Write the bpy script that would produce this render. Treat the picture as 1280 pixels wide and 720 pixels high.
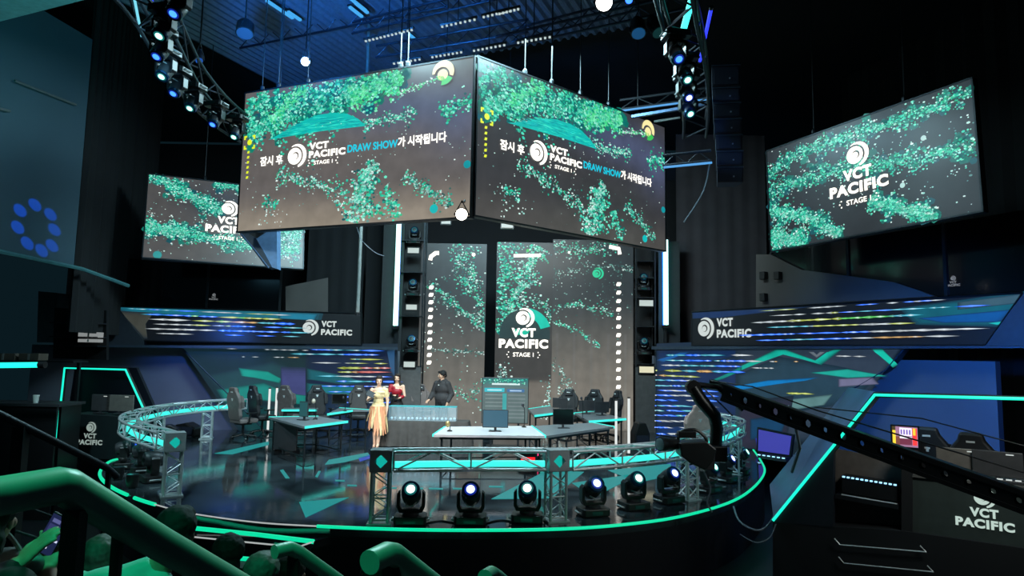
import bpy, math, random
from mathutils import Vector, Matrix
random.seed(7)
SC = bpy.context.scene
for o in list(bpy.data.objects):
    bpy.data.objects.remove(o, do_unlink=True)
COL = SC.collection
PI = math.pi

# ---------------------------------------------------------------- camera
FPX = 840.0
CAMH = 2.3
Uc = Vector((.018, .098, .995)).normalized()
Xc = (Vector((1, 0, 0)) - Uc * Uc.x).normalized()
Yc = Uc.cross(Xc)
RW = Matrix((Xc, Yc, Uc))            # camera vector (right, forward, up) -> world
cam_d = bpy.data.cameras.new('camera')
cam = bpy.data.objects.new('camera', cam_d)
COL.objects.link(cam)
cam_d.sensor_width = 36
cam_d.lens = FPX / 1280 * 36
cam_d.clip_start = .05
cam_d.clip_end = 200
cr, cu, cb = RW @ Vector((1, 0, 0)), RW @ Vector((0, 0, 1)), RW @ Vector((0, -1, 0))
cam.matrix_world = Matrix(((cr.x, cu.x, cb.x, 0), (cr.y, cu.y, cb.y, 0), (cr.z, cu.z, cb.z, CAMH), (0, 0, 0, 1)))
SC.camera = cam

# ---------------------------------------------------------------- world, exposure
SC.view_settings.view_transform = 'Standard'
SC.view_settings.look = 'None'
SC.view_settings.gamma = 1
SC.view_settings.exposure = 0
SC.view_settings.use_curve_mapping = False
w = bpy.data.worlds.new('world')
SC.world = w
w.use_nodes = True
w.node_tree.nodes['Background'].inputs[0].default_value = (.10, .32, .45, 1)
w.node_tree.nodes['Background'].inputs[1].default_value = .03

def lamp(name, kind, loc, target, power, color, size=.3, angle=60, blend=.5, sizey=None):
    d = bpy.data.lights.new(name, kind)
    o = bpy.data.objects.new(name, d)
    COL.objects.link(o)
    o.location = loc
    dv = Vector(target) - Vector(loc)
    o.rotation_euler = dv.to_track_quat('-Z', 'Y').to_euler()
    d.energy = power
    d.color = color
    if kind == 'SPOT':
        d.spot_size = math.radians(angle); d.spot_blend = blend; d.shadow_soft_size = size
    elif kind == 'AREA':
        d.size = size
        if sizey:
            d.shape = 'RECTANGLE'; d.size_y = sizey
    else:
        d.shadow_soft_size = size
    return o

# front wash on the stage from the lighting ring, top light from the rig, green house light on the stands
lamp('front_wash_light', 'SPOT', (-3.5, 6.0, 7.4), (-2.2, 16.2, .9), 3600, (1, .93, .84), .25, 34, .8)
lamp('front_wash_light', 'SPOT', (2.5, 6.5, 7.4), (-.3, 13.5, .6), 2600, (.86, .95, 1), .25, 48, .8)
lamp('left_wash_light', 'SPOT', (-7.5, 7.5, 7.2), (-5.5, 14.5, .6), 2200, (.62, .92, 1), .25, 55, .8)
lamp('top_wash_light', 'AREA', (-1.0, 13.0, 8.6), (-1.0, 14.5, 0), 1500, (.55, .9, 1), 4, sizey=3)
lamp('wall_wash_light', 'AREA', (1.2, 15.5, 6.2), (1.2, 21, .8), 90, (1, .92, .82), 3, sizey=.6)
lamp('house_light', 'SPOT', (-1.2, 1.0, 5.2), (-1.5, 2.3, 0), 330, (.02, 1, .50), .35, 62, .7)
lamp('rail_light', 'SPOT', (-2.6, .6, 3.4), (-.7, 1.4, 1.9), 30, (.02, 1, .50), .15, 60, .7)
lamp('soffit_light', 'SPOT', (-6.0, 7.0, 4.5), (-9.5, 11, 8.5), 500, (.05, .9, .85), .3, 60, .8)
lamp('left_wing_wash', 'SPOT', (-6.6, 14.0, 5.6), (-8.4, 18.4, 1.0), 420, (1, .95, .92), .1, 34, .9)  # added neutral spot that lifts the grey left wing wall
lamp('array_light', 'SPOT', (1.2, 9.5, 6.5), (3.9, 12.5, 6.6), 160, (.05, .25, 1), .1, 24, .6)
lamp('left_wall_light', 'AREA', (-5.5, 9.0, 6.5), (-10, 13.6, 6.0), 26, (.25, .7, 1), 2)
lamp('roof_light', 'SPOT', (-5.0, 11.0, 7.6), (-3.4, 17, 10.6), 2200, (.03, .3, 1), .2, 80, .6)
lamp('wing_light', 'SPOT', (-7.6, 16.4, 3.2), (-8.3, 18.6, 1.9), 260, (.05, .2, 1), .1, 70, .7)
lamp('wing_light', 'SPOT', (5.6, 9.2, 2.8), (8.6, 13.6, 1.5), 1500, (.0, .20, 1), .1, 75, .7)
lamp('booth_light', 'AREA', (5.4, 6.6, 3.0), (5.2, 9.0, .6), 60, (.9, .95, .9), .8)  # unseen fill added to brighten the front of the right booth
lamp('wing_light', 'SPOT', (4.5, 8.6, 3.2), (5.3, 11.2, .8), 160, (.2, .6, 1), .1, 70, .7)

# ---------------------------------------------------------------- picture <-> place
ORG = Vector((0, 0, CAMH))
def ray(px, py):
    return RW @ Vector(((px - 640) / FPX, 1, -(py - 360) / FPX))
def at(px, py, Y):
    r = ray(px, py)
    return ORG + r * (Y / r.y)
def G(px, py, z=0.0):
    r = ray(px, py)
    return ORG + r * ((z - CAMH) / r.z)
class Plane:
    """vertical plane through two ground points; s along, z up"""
    def __init__(s, A, B):
        s.A = Vector((A[0], A[1], 0)); B = Vector((B[0], B[1], 0))
        s.L = (B - s.A).length; s.d = (B - s.A) / s.L
        s.n = Vector((0, 0, 1)).cross(s.d)          # away from the viewer
        s.ang = math.atan2(s.d.y, s.d.x)
    def at(s, px, py, off=0.0):
        r = ray(px, py)
        t = ((s.A + s.n * off) - ORG).dot(s.n) / r.dot(s.n)
        P = ORG + r * t
        return ((P - s.A).dot(s.d), P.z)
    def w(s, sz, off=0.0):
        return s.A + s.d * sz[0] + s.n * off + Vector((0, 0, sz[1]))
    def M(s):
        return Matrix(((s.d.x, s.n.x, 0, s.A.x), (s.d.y, s.n.y, 0, s.A.y), (0, 0, 1, 0), (0, 0, 0, 1)))

# ---------------------------------------------------------------- materials
def lin(c):
    return tuple((x / 255 / 12.92) if x / 255 <= .04045 else ((x / 255 + .055) / 1.055) ** 2.4 for x in c[:3])
MATS = {}
def mat(name, rgb, rough=.5, metal=0.0, var=.15, scale=9.0, bump=0.0, alpha=None, trans=0.0, spec=None, coat=0):
    if name in MATS: return MATS[name]
    m = bpy.data.materials.new(name); m.use_nodes = True
    nt = m.node_tree; b = nt.nodes['Principled BSDF']
    c = lin(rgb)
    tc = nt.nodes.new('ShaderNodeTexCoord')
    nz = nt.nodes.new('ShaderNodeTexNoise'); nz.inputs['Scale'].default_value = scale; nz.inputs['Detail'].default_value = 5
    nt.links.new(tc.outputs['Object'], nz.inputs['Vector'])
    rp = nt.nodes.new('ShaderNodeValToRGB')
    rp.color_ramp.elements[0].position = .3; rp.color_ramp.elements[1].position = .7
    rp.color_ramp.elements[0].color = (*[x * (1 - var) for x in c], 1)
    rp.color_ramp.elements[1].color = (*[min(1, x * (1 + var)) for x in c], 1)
    nt.links.new(nz.outputs['Fac'], rp.inputs['Fac']); nt.links.new(rp.outputs['Color'], b.inputs['Base Color'])
    b.inputs['Roughness'].default_value = rough; b.inputs['Metallic'].default_value = metal
    if trans: b.inputs['Transmission Weight'].default_value = trans
    if alpha is not None: b.inputs['Alpha'].default_value = alpha
    if spec is not None: b.inputs['Specular IOR Level'].default_value = spec
    if coat: b.inputs['Coat Weight'].default_value = coat
    if bump:
        bp = nt.nodes.new('ShaderNodeBump'); bp.inputs['Strength'].default_value = bump
        nt.links.new(nz.outputs['Fac'], bp.inputs['Height']); nt.links.new(bp.outputs['Normal'], b.inputs['Normal'])
    MATS[name] = m
    return m
def emi(name, rgb, k=1.0):
    if name in MATS: return MATS[name]
    m = bpy.data.materials.new(name); m.use_nodes = True
    nt = m.node_tree; b = nt.nodes['Principled BSDF']
    c = lin(rgb)
    tc = nt.nodes.new('ShaderNodeTexCoord')
    nz = nt.nodes.new('ShaderNodeTexNoise'); nz.inputs['Scale'].default_value = 5
    nt.links.new(tc.outputs['Object'], nz.inputs['Vector'])
    mr = nt.nodes.new('ShaderNodeMapRange'); mr.inputs['To Min'].default_value = k * .94; mr.inputs['To Max'].default_value = k * 1.06
    nt.links.new(nz.outputs['Fac'], mr.inputs['Value'])
    b.inputs['Base Color'].default_value = (.02, .02, .02, 1)
    b.inputs['Emission Color'].default_value = (*c, 1)
    nt.links.new(mr.outputs['Result'], b.inputs['Emission Strength'])
    MATS[name] = m
    return m
def screen_mat(name='led_screen', k=1.0, rough=.35):
    if name in MATS: return MATS[name]
    m = bpy.data.materials.new(name); m.use_nodes = True
    nt = m.node_tree; b = nt.nodes['Principled BSDF']
    a = nt.nodes.new('ShaderNodeAttribute'); a.attribute_name = 'Col'
    b.inputs['Base Color'].default_value = (.008, .009, .01, 1)
    b.inputs['Roughness'].default_value = rough
    nt.links.new(a.outputs['Color'], b.inputs['Emission Color'])
    tc = nt.nodes.new('ShaderNodeTexCoord')
    nz = nt.nodes.new('ShaderNodeTexNoise'); nz.inputs['Scale'].default_value = 3; nz.inputs['Detail'].default_value = 6
    nt.links.new(tc.outputs['Object'], nz.inputs['Vector'])
    mr = nt.nodes.new('ShaderNodeMapRange'); mr.inputs['From Min'].default_value = .3; mr.inputs['From Max'].default_value = .7
    mr.inputs['To Min'].default_value = k * .86; mr.inputs['To Max'].default_value = k * 1.12
    nt.links.new(nz.outputs['Fac'], mr.inputs['Value'])
    nt.links.new(mr.outputs['Result'], b.inputs['Emission Strength'])
    MATS[name] = m
    return m

# ---------------------------------------------------------------- mesh helper
def frame(d):
    d = Vector(d).normalized()
    u = Vector((0, 0, 1)) if abs(d.z) < .9 else Vector((1, 0, 0))
    a = d.cross(u).normalized(); b = d.cross(a)
    return a, b
class MB:
    def __init__(s): s.v = []; s.f = []; s.mi = []; s.k = 0
    def add(s, vs, fs):
        n = len(s.v); s.v += [tuple(x) for x in vs]
        for f in fs: s.f.append(tuple(i + n for i in f)); s.mi.append(s.k)
        return s
    def box(s, c, sz, R=None):
        c = Vector(c); x, y, z = sz[0] / 2, sz[1] / 2, sz[2] / 2
        vs = [Vector((a * x, b * y, d * z)) for a in (-1, 1) for b in (-1, 1) for d in (-1, 1)]
        if R is not None: vs = [R @ q for q in vs]
        return s.add([c + q for q in vs], [(0, 1, 3, 2), (4, 6, 7, 5), (0, 4, 5, 1), (2, 3, 7, 6), (0, 2, 6, 4), (1, 5, 7, 3)])
    def tube(s, p, q, r, r2=None, n=8, cap=True):
        return s.path([p, q], [r, r if r2 is None else r2], n, cap)
    def path(s, pts, r, n=8, cap=True):
        pts = [Vector(p) for p in pts]
        rs = r if isinstance(r, (list, tuple)) else [r] * len(pts)
        vs = []; A = None
        for i, p in enumerate(pts):
            d = (pts[min(i + 1, len(pts) - 1)] - pts[max(i - 1, 0)]).normalized()
            if A is None: A, B = frame(d)
            else:
                A = (A - d * A.dot(d)).normalized(); B = d.cross(A)
            for k in range(n):
                t = 2 * PI * k / n
                vs.append(p + (A * math.cos(t) + B * math.sin(t)) * rs[i])
        fs = []
        for i in range(len(pts) - 1):
            for k in range(n):
                a = i * n + k; b = i * n + (k + 1) % n
                fs.append((a, b, b + n, a + n))
        if cap:
            fs.append(tuple(range(n))[::-1]); m = (len(pts) - 1) * n; fs.append(tuple(range(m, m + n)))
        return s.add(vs, fs)
    def lathe(s, prof, n=16, c=(0, 0, 0), axis=(0, 0, 1)):
        d = Vector(axis).normalized(); A, B = frame(d); c = Vector(c); vs = []
        for r, h in prof:
            for k in range(n):
                t = 2 * PI * k / n
                vs.append(c + d * h + (A * math.cos(t) + B * math.sin(t)) * r)
        fs = []
        for i in range(len(prof) - 1):
            for k in range(n):
                a = i * n + k; b = i * n + (k + 1) % n
                fs.append((a, b, b + n, a + n))
        fs.append(tuple(range(n))[::-1]); m = (len(prof) - 1) * n; fs.append(tuple(range(m, m + n)))
        return s.add(vs, fs)
    def ell(s, c, r, nu=14, nv=9, R=None):
        c = Vector(c); vs = [Vector((0, 0, -r[2]))]
        for j in range(1, nv):
            ph = -PI / 2 + PI * j / nv
            for i in range(nu):
                t = 2 * PI * i / nu
                vs.append(Vector((r[0] * math.cos(ph) * math.cos(t), r[1] * math.cos(ph) * math.sin(t), r[2] * math.sin(ph))))
        vs.append(Vector((0, 0, r[2])))
        if R is not None: vs = [R @ q for q in vs]
        fs = [(0, 1 + (i + 1) % nu, 1 + i) for i in range(nu)]
        for j in range(nv - 2):
            for i in range(nu):
                a = 1 + j * nu + i; b = 1 + j * nu + (i + 1) % nu
                fs.append((a, b, b + nu, a + nu))
        T = len(vs) - 1; m = 1 + (nv - 2) * nu
        fs += [(m + i, m + (i + 1) % nu, T) for i in range(nu)]
        return s.add([c + q for q in vs], fs)
    def prism(s, poly, h, M=None, z0=0.0):
        """poly in xy, extruded along z by h, then M"""
        n = len(poly)
        vs = [Vector((x, y, z0)) for x, y in poly] + [Vector((x, y, z0 + h)) for x, y in poly]
        if M is not None: vs = [M @ q for q in vs]
        fs = [tuple(range(n))[::-1], tuple(range(n, 2 * n))] + [(i, (i + 1) % n, n + (i + 1) % n, n + i) for i in range(n)]
        return s.add(vs, fs)
    def slab(s, poly, y0, y1):
        """poly in local x,z; extruded along y"""
        return s.prism(poly, y1 - y0, Matrix(((1, 0, 0, 0), (0, 0, 1, y0), (0, 1, 0, 0), (0, 0, 0, 1))))
    def build(s, name, m, parent=None, smooth=False, bevel=0.0):
        me = bpy.data.meshes.new(name); me.from_pydata(s.v, [], s.f)
        ms = m if isinstance(m, (list, tuple)) else [m]
        for x in ms: me.materials.append(x)
        if len(ms) > 1: me.polygons.foreach_set('material_index', s.mi)
        if smooth:
            me.polygons.foreach_set('use_smooth', [True] * len(s.f))
        me.validate(); me.update()
        import bmesh
        b = bmesh.new(); b.from_mesh(me); bmesh.ops.recalc_face_normals(b, faces=b.faces); b.to_mesh(me); b.free()
        if smooth:
            try: me.set_sharp_from_angle(angle=math.radians(40))
            except Exception: pass
        o = bpy.data.objects.new(name, me); COL.objects.link(o)
        if parent is not None: o.parent = parent
        if bevel:
            md = o.modifiers.new('bevel', 'BEVEL'); md.width = bevel; md.segments = 2; md.limit_method = 'ANGLE'
        return o
def tag(o, label, cat, group=None, kind=None):
    if label: o['label'] = label
    if cat: o['category'] = cat
    if group: o['group'] = group
    if kind: o['kind'] = kind
    return o
def thing(name, label, cat, loc=(0, 0, 0), rz=0.0, group=None, M=None):
    o = bpy.data.objects.new(name, None); COL.objects.link(o)
    o.empty_display_size = .1
    if M is not None: o.matrix_world = M
    else: o.location = loc; o.rotation_euler = (0, 0, rz)
    return tag(o, label, cat, group)
KIDS = {}
def dup(root, loc=None, rz=None, label=None, group=None, M=None, scale=None):
    r = root.copy(); COL.objects.link(r)
    if M is not None: r.matrix_world = M
    else:
        r.location = loc; r.rotation_euler = (0, 0, rz or 0)
    if scale: r.scale = (scale,) * 3
    if label: r['label'] = label
    if group: r['group'] = group
    for ch in list(root.children):
        c = ch.copy(); COL.objects.link(c); c.parent = r
        for g in ch.children:
            d = g.copy(); COL.objects.link(d); d.parent = c
    return r
def struct(o):
    o['kind'] = 'structure'; return o

# ---------------------------------------------------------------- LED picture canvas: local x right, z up, front = -y
class Canvas:
    def __init__(s): s.v = []; s.f = []; s.c = []; s.ly = 0.0
    def layer(s, d=.0015): s.ly -= d
    def poly(s, pts, cols):
        n = len(s.v); s.v += [(p[0], s.ly, p[1]) for p in pts]; s.f.append(tuple(range(n, n + len(pts))))
        if not isinstance(cols[0], (tuple, list)): cols = [cols] * len(pts)
        s.c += [(*c, 1) for c in cols]
    def grid(s, w, h, fn, nx=48, ny=28, clip=None):
        for i in range(nx):
            for j in range(ny):
                q = [(i / nx, j / ny), ((i + 1) / nx, j / ny), ((i + 1) / nx, (j + 1) / ny), (i / nx, (j + 1) / ny)]
                s.poly([(a * w, b * h) for a, b in q], [fn(a, b) for a, b in q])
    def dot(s, x, z, r, col, n=6, sx=1.0, rot=None):
        rot = random.random() * 6 if rot is None else rot
        s.poly([(x + r * sx * math.cos(rot + 2 * PI * k / n), z + r * math.sin(rot + 2 * PI * k / n)) for k in range(n)], col)
    def streak(s, x, z, L, t, col):
        L = max(.005, min(L, x - s.x0, s.x1 - x))
        s.poly([(x - L, z), (x, z - t), (x + L, z), (x, z + t)], col)
    def disc(s, x, z, r, col, n=28):
        s.dot(x, z, r, col, n, rot=0)
    def swarm(s, pts, wd, n, r=(.008, .022), cols=None, spread=None):
        """pts: (x,z) polyline, wd: half width (or list)"""
        cols = cols or TEAL
        seg = [math.dist(pts[i], pts[i + 1]) for i in range(len(pts) - 1)]; tot = sum(seg)
        for _ in range(n):
            t = random.random() * tot; i = 0
            while i < len(seg) - 1 and t > seg[i]: t -= seg[i]; i += 1
            f = t / seg[i]
            a, b = pts[i], pts[i + 1]
            wa = wd if not isinstance(wd, (list, tuple)) else wd[i] * (1 - f) + wd[i + 1] * f
            nx, nz = -(b[1] - a[1]) / seg[i], (b[0] - a[0]) / seg[i]
            o = random.gauss(0, .36) * wa * (1 + .5 * math.sin(f * 9 + i * 2))
            o = max(-1.5 * wa, min(1.5 * wa, o))
            x = a[0] + (b[0] - a[0]) * f + nx * o; z = a[1] + (b[1] - a[1]) * f + nz * o
            if s.ok(x, z): s.dot(x, z, random.uniform(*r), random.choice(cols), random.choice((4, 5, 6)), sx=random.uniform(.8, 1.7))
    def ok(s, x, z): return s.x0 < x < s.x1 and s.z0 < z < s.z1
    x0 = z0 = 0.02; x1 = z1 = 99
    def build(s, name, parent, m=None):
        me = bpy.data.meshes.new(name); me.from_pydata(s.v, [], s.f)
        ca = me.color_attributes.new('Col', 'FLOAT_COLOR', 'CORNER')
        flat = [x for c in s.c for x in c]
        ca.data.foreach_set('color', flat)
        me.materials.append(m or screen_mat())
        o = bpy.data.objects.new(name, me); COL.objects.link(o); o.parent = parent
        return o
TEAL = [lin(c) for c in ((40, 200, 160), (20, 160, 140), (110, 235, 200), (10, 120, 110), (60, 215, 185), (170, 250, 230), (15, 90, 95), (35, 180, 130))]
DTEAL = [lin(c) for c in ((70, 130, 120), (50, 100, 95), (110, 160, 150), (150, 200, 190), (40, 80, 78), (200, 225, 220))]
WHITEP = [lin(c) for c in ((200, 240, 230), (150, 210, 200), (230, 250, 245), (100, 150, 145))]
def mix(a, b, t):
    t = max(0, min(1, t)); return tuple(x * (1 - t) + y * t for x, y in zip(a, b))
def sm(e0, e1, x):
    t = max(0, min(1, (x - e0) / (e1 - e0))); return t * t * (3 - 2 * t)

# lettering as flat meshes standing on a screen or sign (local x,z)
def text_mesh(body, h, bold=.02, sx=1.0, spacing=1.0, shear=0.0):
    c = bpy.data.curves.new('lettering', 'FONT'); c.body = body; c.size = 1; c.offset = bold; c.space_character = spacing
    c.resolution_u = 4; c.shear = shear
    o = bpy.data.objects.new('lettering', c); COL.objects.link(o)
    dg = bpy.context.evaluated_depsgraph_get(); dg.update()
    me = bpy.data.meshes.new_from_object(o.evaluated_get(dg))
    vs = [(v.co.x, v.co.y) for v in me.vertices]; fs = [tuple(p.vertices) for p in me.polygons]
    bpy.data.objects.remove(o, do_unlink=True); bpy.data.meshes.remove(me)
    x0 = min(v[0] for v in vs); x1 = max(v[0] for v in vs); y0 = min(v[1] for v in vs); y1 = max(v[1] for v in vs)
    k = h / (y1 - y0)
    return [((x - x0) * k * sx, (y - y0) * k) for x, y in vs], fs, (x1 - x0) * k * sx
def put_text(mb, body, x, z, h, w=None, y=-.012, align='l', bold=.02, d=.0, spacing=1.0):
    if bold > .05: spacing, bold = 1.12, .05
    vs, fs, tw = text_mesh(body, h, bold, 1.0, spacing)
    k = 1.0 if w is None else w / tw
    W_ = tw * k
    ox = x if align == 'l' else x - W_ / 2
    mb.add([(ox + a * k, y, z + b) for a, b in vs], fs)
    return W_
def crescent(mb, cx, cz, R, r2, dx, dz, a0, a1, y, n=22):
    """region inside circle R and outside circle (dx,dz,r2), from angle a0 to a1"""
    vs = []; fs = []
    for i in range(n + 1):
        a = math.radians(a0 + (a1 - a0) * i / n); c, s_ = math.cos(a), math.sin(a)
        b = c * dx + s_ * dz; disc = b * b - (dx * dx + dz * dz - r2 * r2)
        t = b + math.sqrt(max(disc, 0)); t = min(t, R * .999)
        vs += [(cx + c * R, y, cz + s_ * R), (cx + c * t, y, cz + s_ * t)]
    for i in range(n): fs.append((2 * i, 2 * i + 2, 2 * i + 3, 2 * i + 1))
    mb.add(vs, fs)
def put_logo(mb, cx, cz, R, y=-.012):
    """the round swirl emblem: a disc with a dark curl and an outer crescent on its right"""
    crescent(mb, cx, cz, R * 1.04, R * .90, -R * .22, -R * .03, -80, 125, y)
    # inner disc as a ring around a comma shaped gap
    r = R * .74; ox, oz = cx - R * .22, cz - R * .02
    crescent(mb, ox, oz, r, r * .46, r * .14, r * .04, 0, 359.9, y, 30)
    crescent(mb, ox + r * .06, oz - r * .02, r * .36, r * .02, r * .12, r * .10, 0, 359.9, y, 20)
def vct(mb, cx, cz, s, y=-.012, stage=False, logo=True):
    """stacked emblem + VCT + PACIFIC (+ STAGE 1); s = width of PACIFIC"""
    put_text(mb, 'PACIFIC', cx, cz, s * .185, s, y, 'c', .06)
    put_text(mb, 'VCT', cx, cz + s * .225, s * .185, s * .49, y, 'c', .06)
    if logo: put_logo(mb, cx + s * .02, cz + s * .62, s * .19, y)
    if stage:
        put_text(mb, 'STAGE 1', cx, cz - s * .17, s * .085, s * .42, y, 'c', .02)
        for sx in (-1, 1):
            for dz in (.05, .0, -.05):
                mb.box((cx + sx * s * (.30 + (.0 if dz else .03)), y, cz - s * .13 + dz * s), (s * .022, .002, s * .022))
# ================================================================ THE SETTING
black = mat('black_paint', (14, 15, 18), .6)
wallm = mat('dark_wall_paint', (27, 28, 33), .75, scale=2)
drape = mat('black_drape', (17, 17, 20), .9, bump=.3, scale=3)
grey = mat('grey_panel', (88, 92, 104), .55, var=.08, scale=1.2)
alu = mat('aluminium', (186, 194, 196), .38, .45, var=.08, scale=20)
steel = mat('dark_steel', (52, 56, 60), .4, .8)
plast = mat('black_plastic', (20, 21, 23), .38)
plast2 = mat('charcoal_plastic', (44, 45, 49), .45)
whitep = mat('white_plastic', (225, 228, 222), .4, var=.04)
cyan = emi('cyan_neon', (20, 225, 190), 1.5)
cyan_soft = emi('cyan_led_strip', (60, 235, 220), 1.25)
green_neon = emi('green_edge_neon', (8, 205, 150), 1.25)
signw = emi('sign_white', (225, 235, 232), .8)
scrw = emi('screen_white', (255, 250, 238), 1.7)

# glossy black floor with fine scuffs
def floor_mat():
    m = bpy.data.materials.new('glossy_black_floor'); m.use_nodes = True
    nt = m.node_tree; b = nt.nodes['Principled BSDF']; N = nt.nodes.new; Lk = nt.links.new
    tc = N('ShaderNodeTexCoord')
    n1 = N('ShaderNodeTexNoise'); n1.inputs['Scale'].default_value = .9; n1.inputs['Detail'].default_value = 9; n1.inputs['Roughness'].default_value = .7
    n2 = N('ShaderNodeTexNoise'); n2.inputs['Scale'].default_value = 14; n2.inputs['Detail'].default_value = 4
    Lk(tc.outputs['Object'], n1.inputs['Vector']); Lk(tc.outputs['Object'], n2.inputs['Vector'])
    r = N('ShaderNodeMapRange'); r.inputs['From Min'].default_value = .35; r.inputs['From Max'].default_value = .7
    r.inputs['To Min'].default_value = .02; r.inputs['To Max'].default_value = .13
    Lk(n1.outputs['Fac'], r.inputs['Value']); Lk(r.outputs['Result'], b.inputs['Roughness'])
    c = N('ShaderNodeValToRGB'); c.color_ramp.elements[0].position = .4; c.color_ramp.elements[1].position = .62
    c.color_ramp.elements[0].color = (.006, .008, .011, 1); c.color_ramp.elements[1].color = (.035, .048, .056, 1)
    Lk(n1.outputs['Fac'], c.inputs['Fac']); Lk(c.outputs['Color'], b.inputs['Base Color'])
    bp = N('ShaderNodeBump'); bp.inputs['Strength'].default_value = .03; bp.inputs['Distance'].default_value = .02
    Lk(n2.outputs['Fac'], bp.inputs['Height']); Lk(bp.outputs['Normal'], b.inputs['Normal'])
    b.inputs['Specular IOR Level'].default_value = 1.0; b.inputs['IOR'].default_value = 1.8
    return m
floorm = floor_mat()

STEP = -.95                                          # hall floor below the stage
struct(MB().box((0, 12, STEP - .1), (40, 34, .2)).build('floor', mat('hall_floor', (16, 18, 22), .5)))
struct(MB().box((0, 25.6, 4.5), (34, .3, 11.4)).build('wall_back', wallm))
struct(MB().box((0, 12, 11.5), (40, 34, .2)).build('ceiling', mat('ceiling_black', (10, 12, 16), .8)))

# stage: smooth outline through the rim
def catmull(P, n=8, closed=False):
    out = []; P = [Vector(p) for p in P]; m = len(P)
    for i in range(m if closed else m - 1):
        g = lambda k: P[k % m] if closed else P[max(0, min(m - 1, k))]
        a, b, c, d = g(i - 1), g(i), g(i + 1), g(i + 2)
        for k in range(n):
            t = k / n
            out.append(.5 * ((2 * b) + (c - a) * t + (2 * a - 5 * b + 4 * c - d) * t * t + (3 * b - a - 3 * c + d) * t ** 3))
    if not closed: out.append(P[-1])
    return out
rim_px = [(157, 573), (140, 576), (128, 586), (127, 596), (140, 608), (165, 620), (195, 630), (240, 641), (320, 652), (397, 657), (500, 661), (600, 662), (700, 660.5), (780, 655), (850, 645), (910, 628), (940, 610), (955, 590), (950, 575), (938, 558)]
rim = [G(*p) for p in rim_px]
rimc = catmull(rim, 6)
stage = thing('round_stage', 'round glossy black stage with a glowing cyan rim and black front skirt', 'stage', (0, 0, 0))
poly = [(p.x, p.y) for p in rimc] + [(8.6, 19), (8.6, 25.2), (-11, 25.2), (-11, 17)]
MB().prism(poly, .12, z0=-.12).build('stage_floor', floorm, stage)
sk = [(p.x, p.y) for p in rimc]
mb = MB()
for a, b in zip(sk[:-1], sk[1:]):
    mb.add([(a[0], a[1], -.12), (b[0], b[1], -.12), (b[0], b[1] + .03, STEP), (a[0], a[1] + .03, STEP)], [(0, 1, 2, 3)])
mb.build('front_skirt', mat('navy_black_skirt', (9, 14, 22), .55), stage, True)
def rim_strip(i0, i1, name, m, r, dz=.0):
    pts = rimc[i0:i1 + 1]
    mb = MB(); mb.path([p + Vector((0, -.03, dz)) for p in pts], r, 8); return mb.build(name, m, stage, True)
rim_strip(2, 29, 'rim_light', green_neon, .028)
rim_strip(31, 36, 'rim_light', green_neon, .028)
rim_strip(36, 54, 'rim_trim', emi('white_edge_trim', (200, 205, 205), .7), .010)  # light on the trim is put in as a slight glow
rim_strip(54, len(rimc) - 2, 'rim_light', green_neon, .022)

# lower step in front of the stage, with its own cyan edge
stp = thing('front_step', 'low black step in front of the stage edged with a cyan light and white trim', 'step', (0, 0, 0))
z1 = -.13
e = [G(240, 660, z1), G(320, 668, z1), G(392, 677, z1), G(362, 682, z1)]
back = [(-2.3, 9.2), (-3.4, 9.35), (-4.6, 9.8)]
mb = MB(); mb.prism([(p.x, p.y) for p in [G(190, 650, z1)] + e[:3]] + back, .1, z0=z1 - .1); mb.build('step_top', floorm, stp)
MB().path([G(196, 652, z1), e[0], e[1], e[2]], .03, 8).build('edge_light', green_neon, stp, True)
MB().path([e[2], G(372, 684, z1 - .03), G(240, 671, z1 - .10)], .010, 6).build('edge_trim', MATS['white_edge_trim'], stp)  # same glowing trim, the light is in its material
z2 = -.34
stp2 = thing('lower_step', 'lowest dark step beside the audience with a short cyan light', 'step', (0, 0, 0))
p = [G(255, 690, z2), G(345, 702, z2), G(330, 712, z2), G(240, 700, z2)]
MB().prism([(q.x, q.y) for q in p] + [(-3.6, 8.5), (-4.4, 8.8)], .1, z0=z2 - .12).build('step_top', black, stp2)
MB().path([G(300, 698, z2), G(345, 702, z2)], .03, 8).build('edge_light', green_neon, stp2, True)

# cyan arrow graphics inlaid in the stage floor
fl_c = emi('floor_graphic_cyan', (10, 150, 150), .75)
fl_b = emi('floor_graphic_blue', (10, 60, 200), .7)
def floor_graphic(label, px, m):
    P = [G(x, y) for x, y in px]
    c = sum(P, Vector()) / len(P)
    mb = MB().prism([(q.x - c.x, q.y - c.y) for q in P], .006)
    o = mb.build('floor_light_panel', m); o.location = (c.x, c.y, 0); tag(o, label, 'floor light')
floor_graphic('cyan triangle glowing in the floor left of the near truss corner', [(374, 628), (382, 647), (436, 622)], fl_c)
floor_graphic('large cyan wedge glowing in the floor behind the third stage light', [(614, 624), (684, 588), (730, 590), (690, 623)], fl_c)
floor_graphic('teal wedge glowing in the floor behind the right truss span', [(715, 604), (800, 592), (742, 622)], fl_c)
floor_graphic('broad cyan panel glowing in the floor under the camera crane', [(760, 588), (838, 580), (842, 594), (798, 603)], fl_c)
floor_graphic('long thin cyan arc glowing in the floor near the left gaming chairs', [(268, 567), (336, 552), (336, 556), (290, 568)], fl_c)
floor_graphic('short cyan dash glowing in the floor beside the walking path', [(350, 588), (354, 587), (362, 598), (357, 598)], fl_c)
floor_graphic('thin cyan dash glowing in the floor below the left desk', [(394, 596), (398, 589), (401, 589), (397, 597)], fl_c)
floor_graphic('pair of crossing cyan bars glowing in the floor left of the draped table', [(406, 581), (411, 575), (460, 566), (462, 570), (430, 578)], fl_c)
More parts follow.
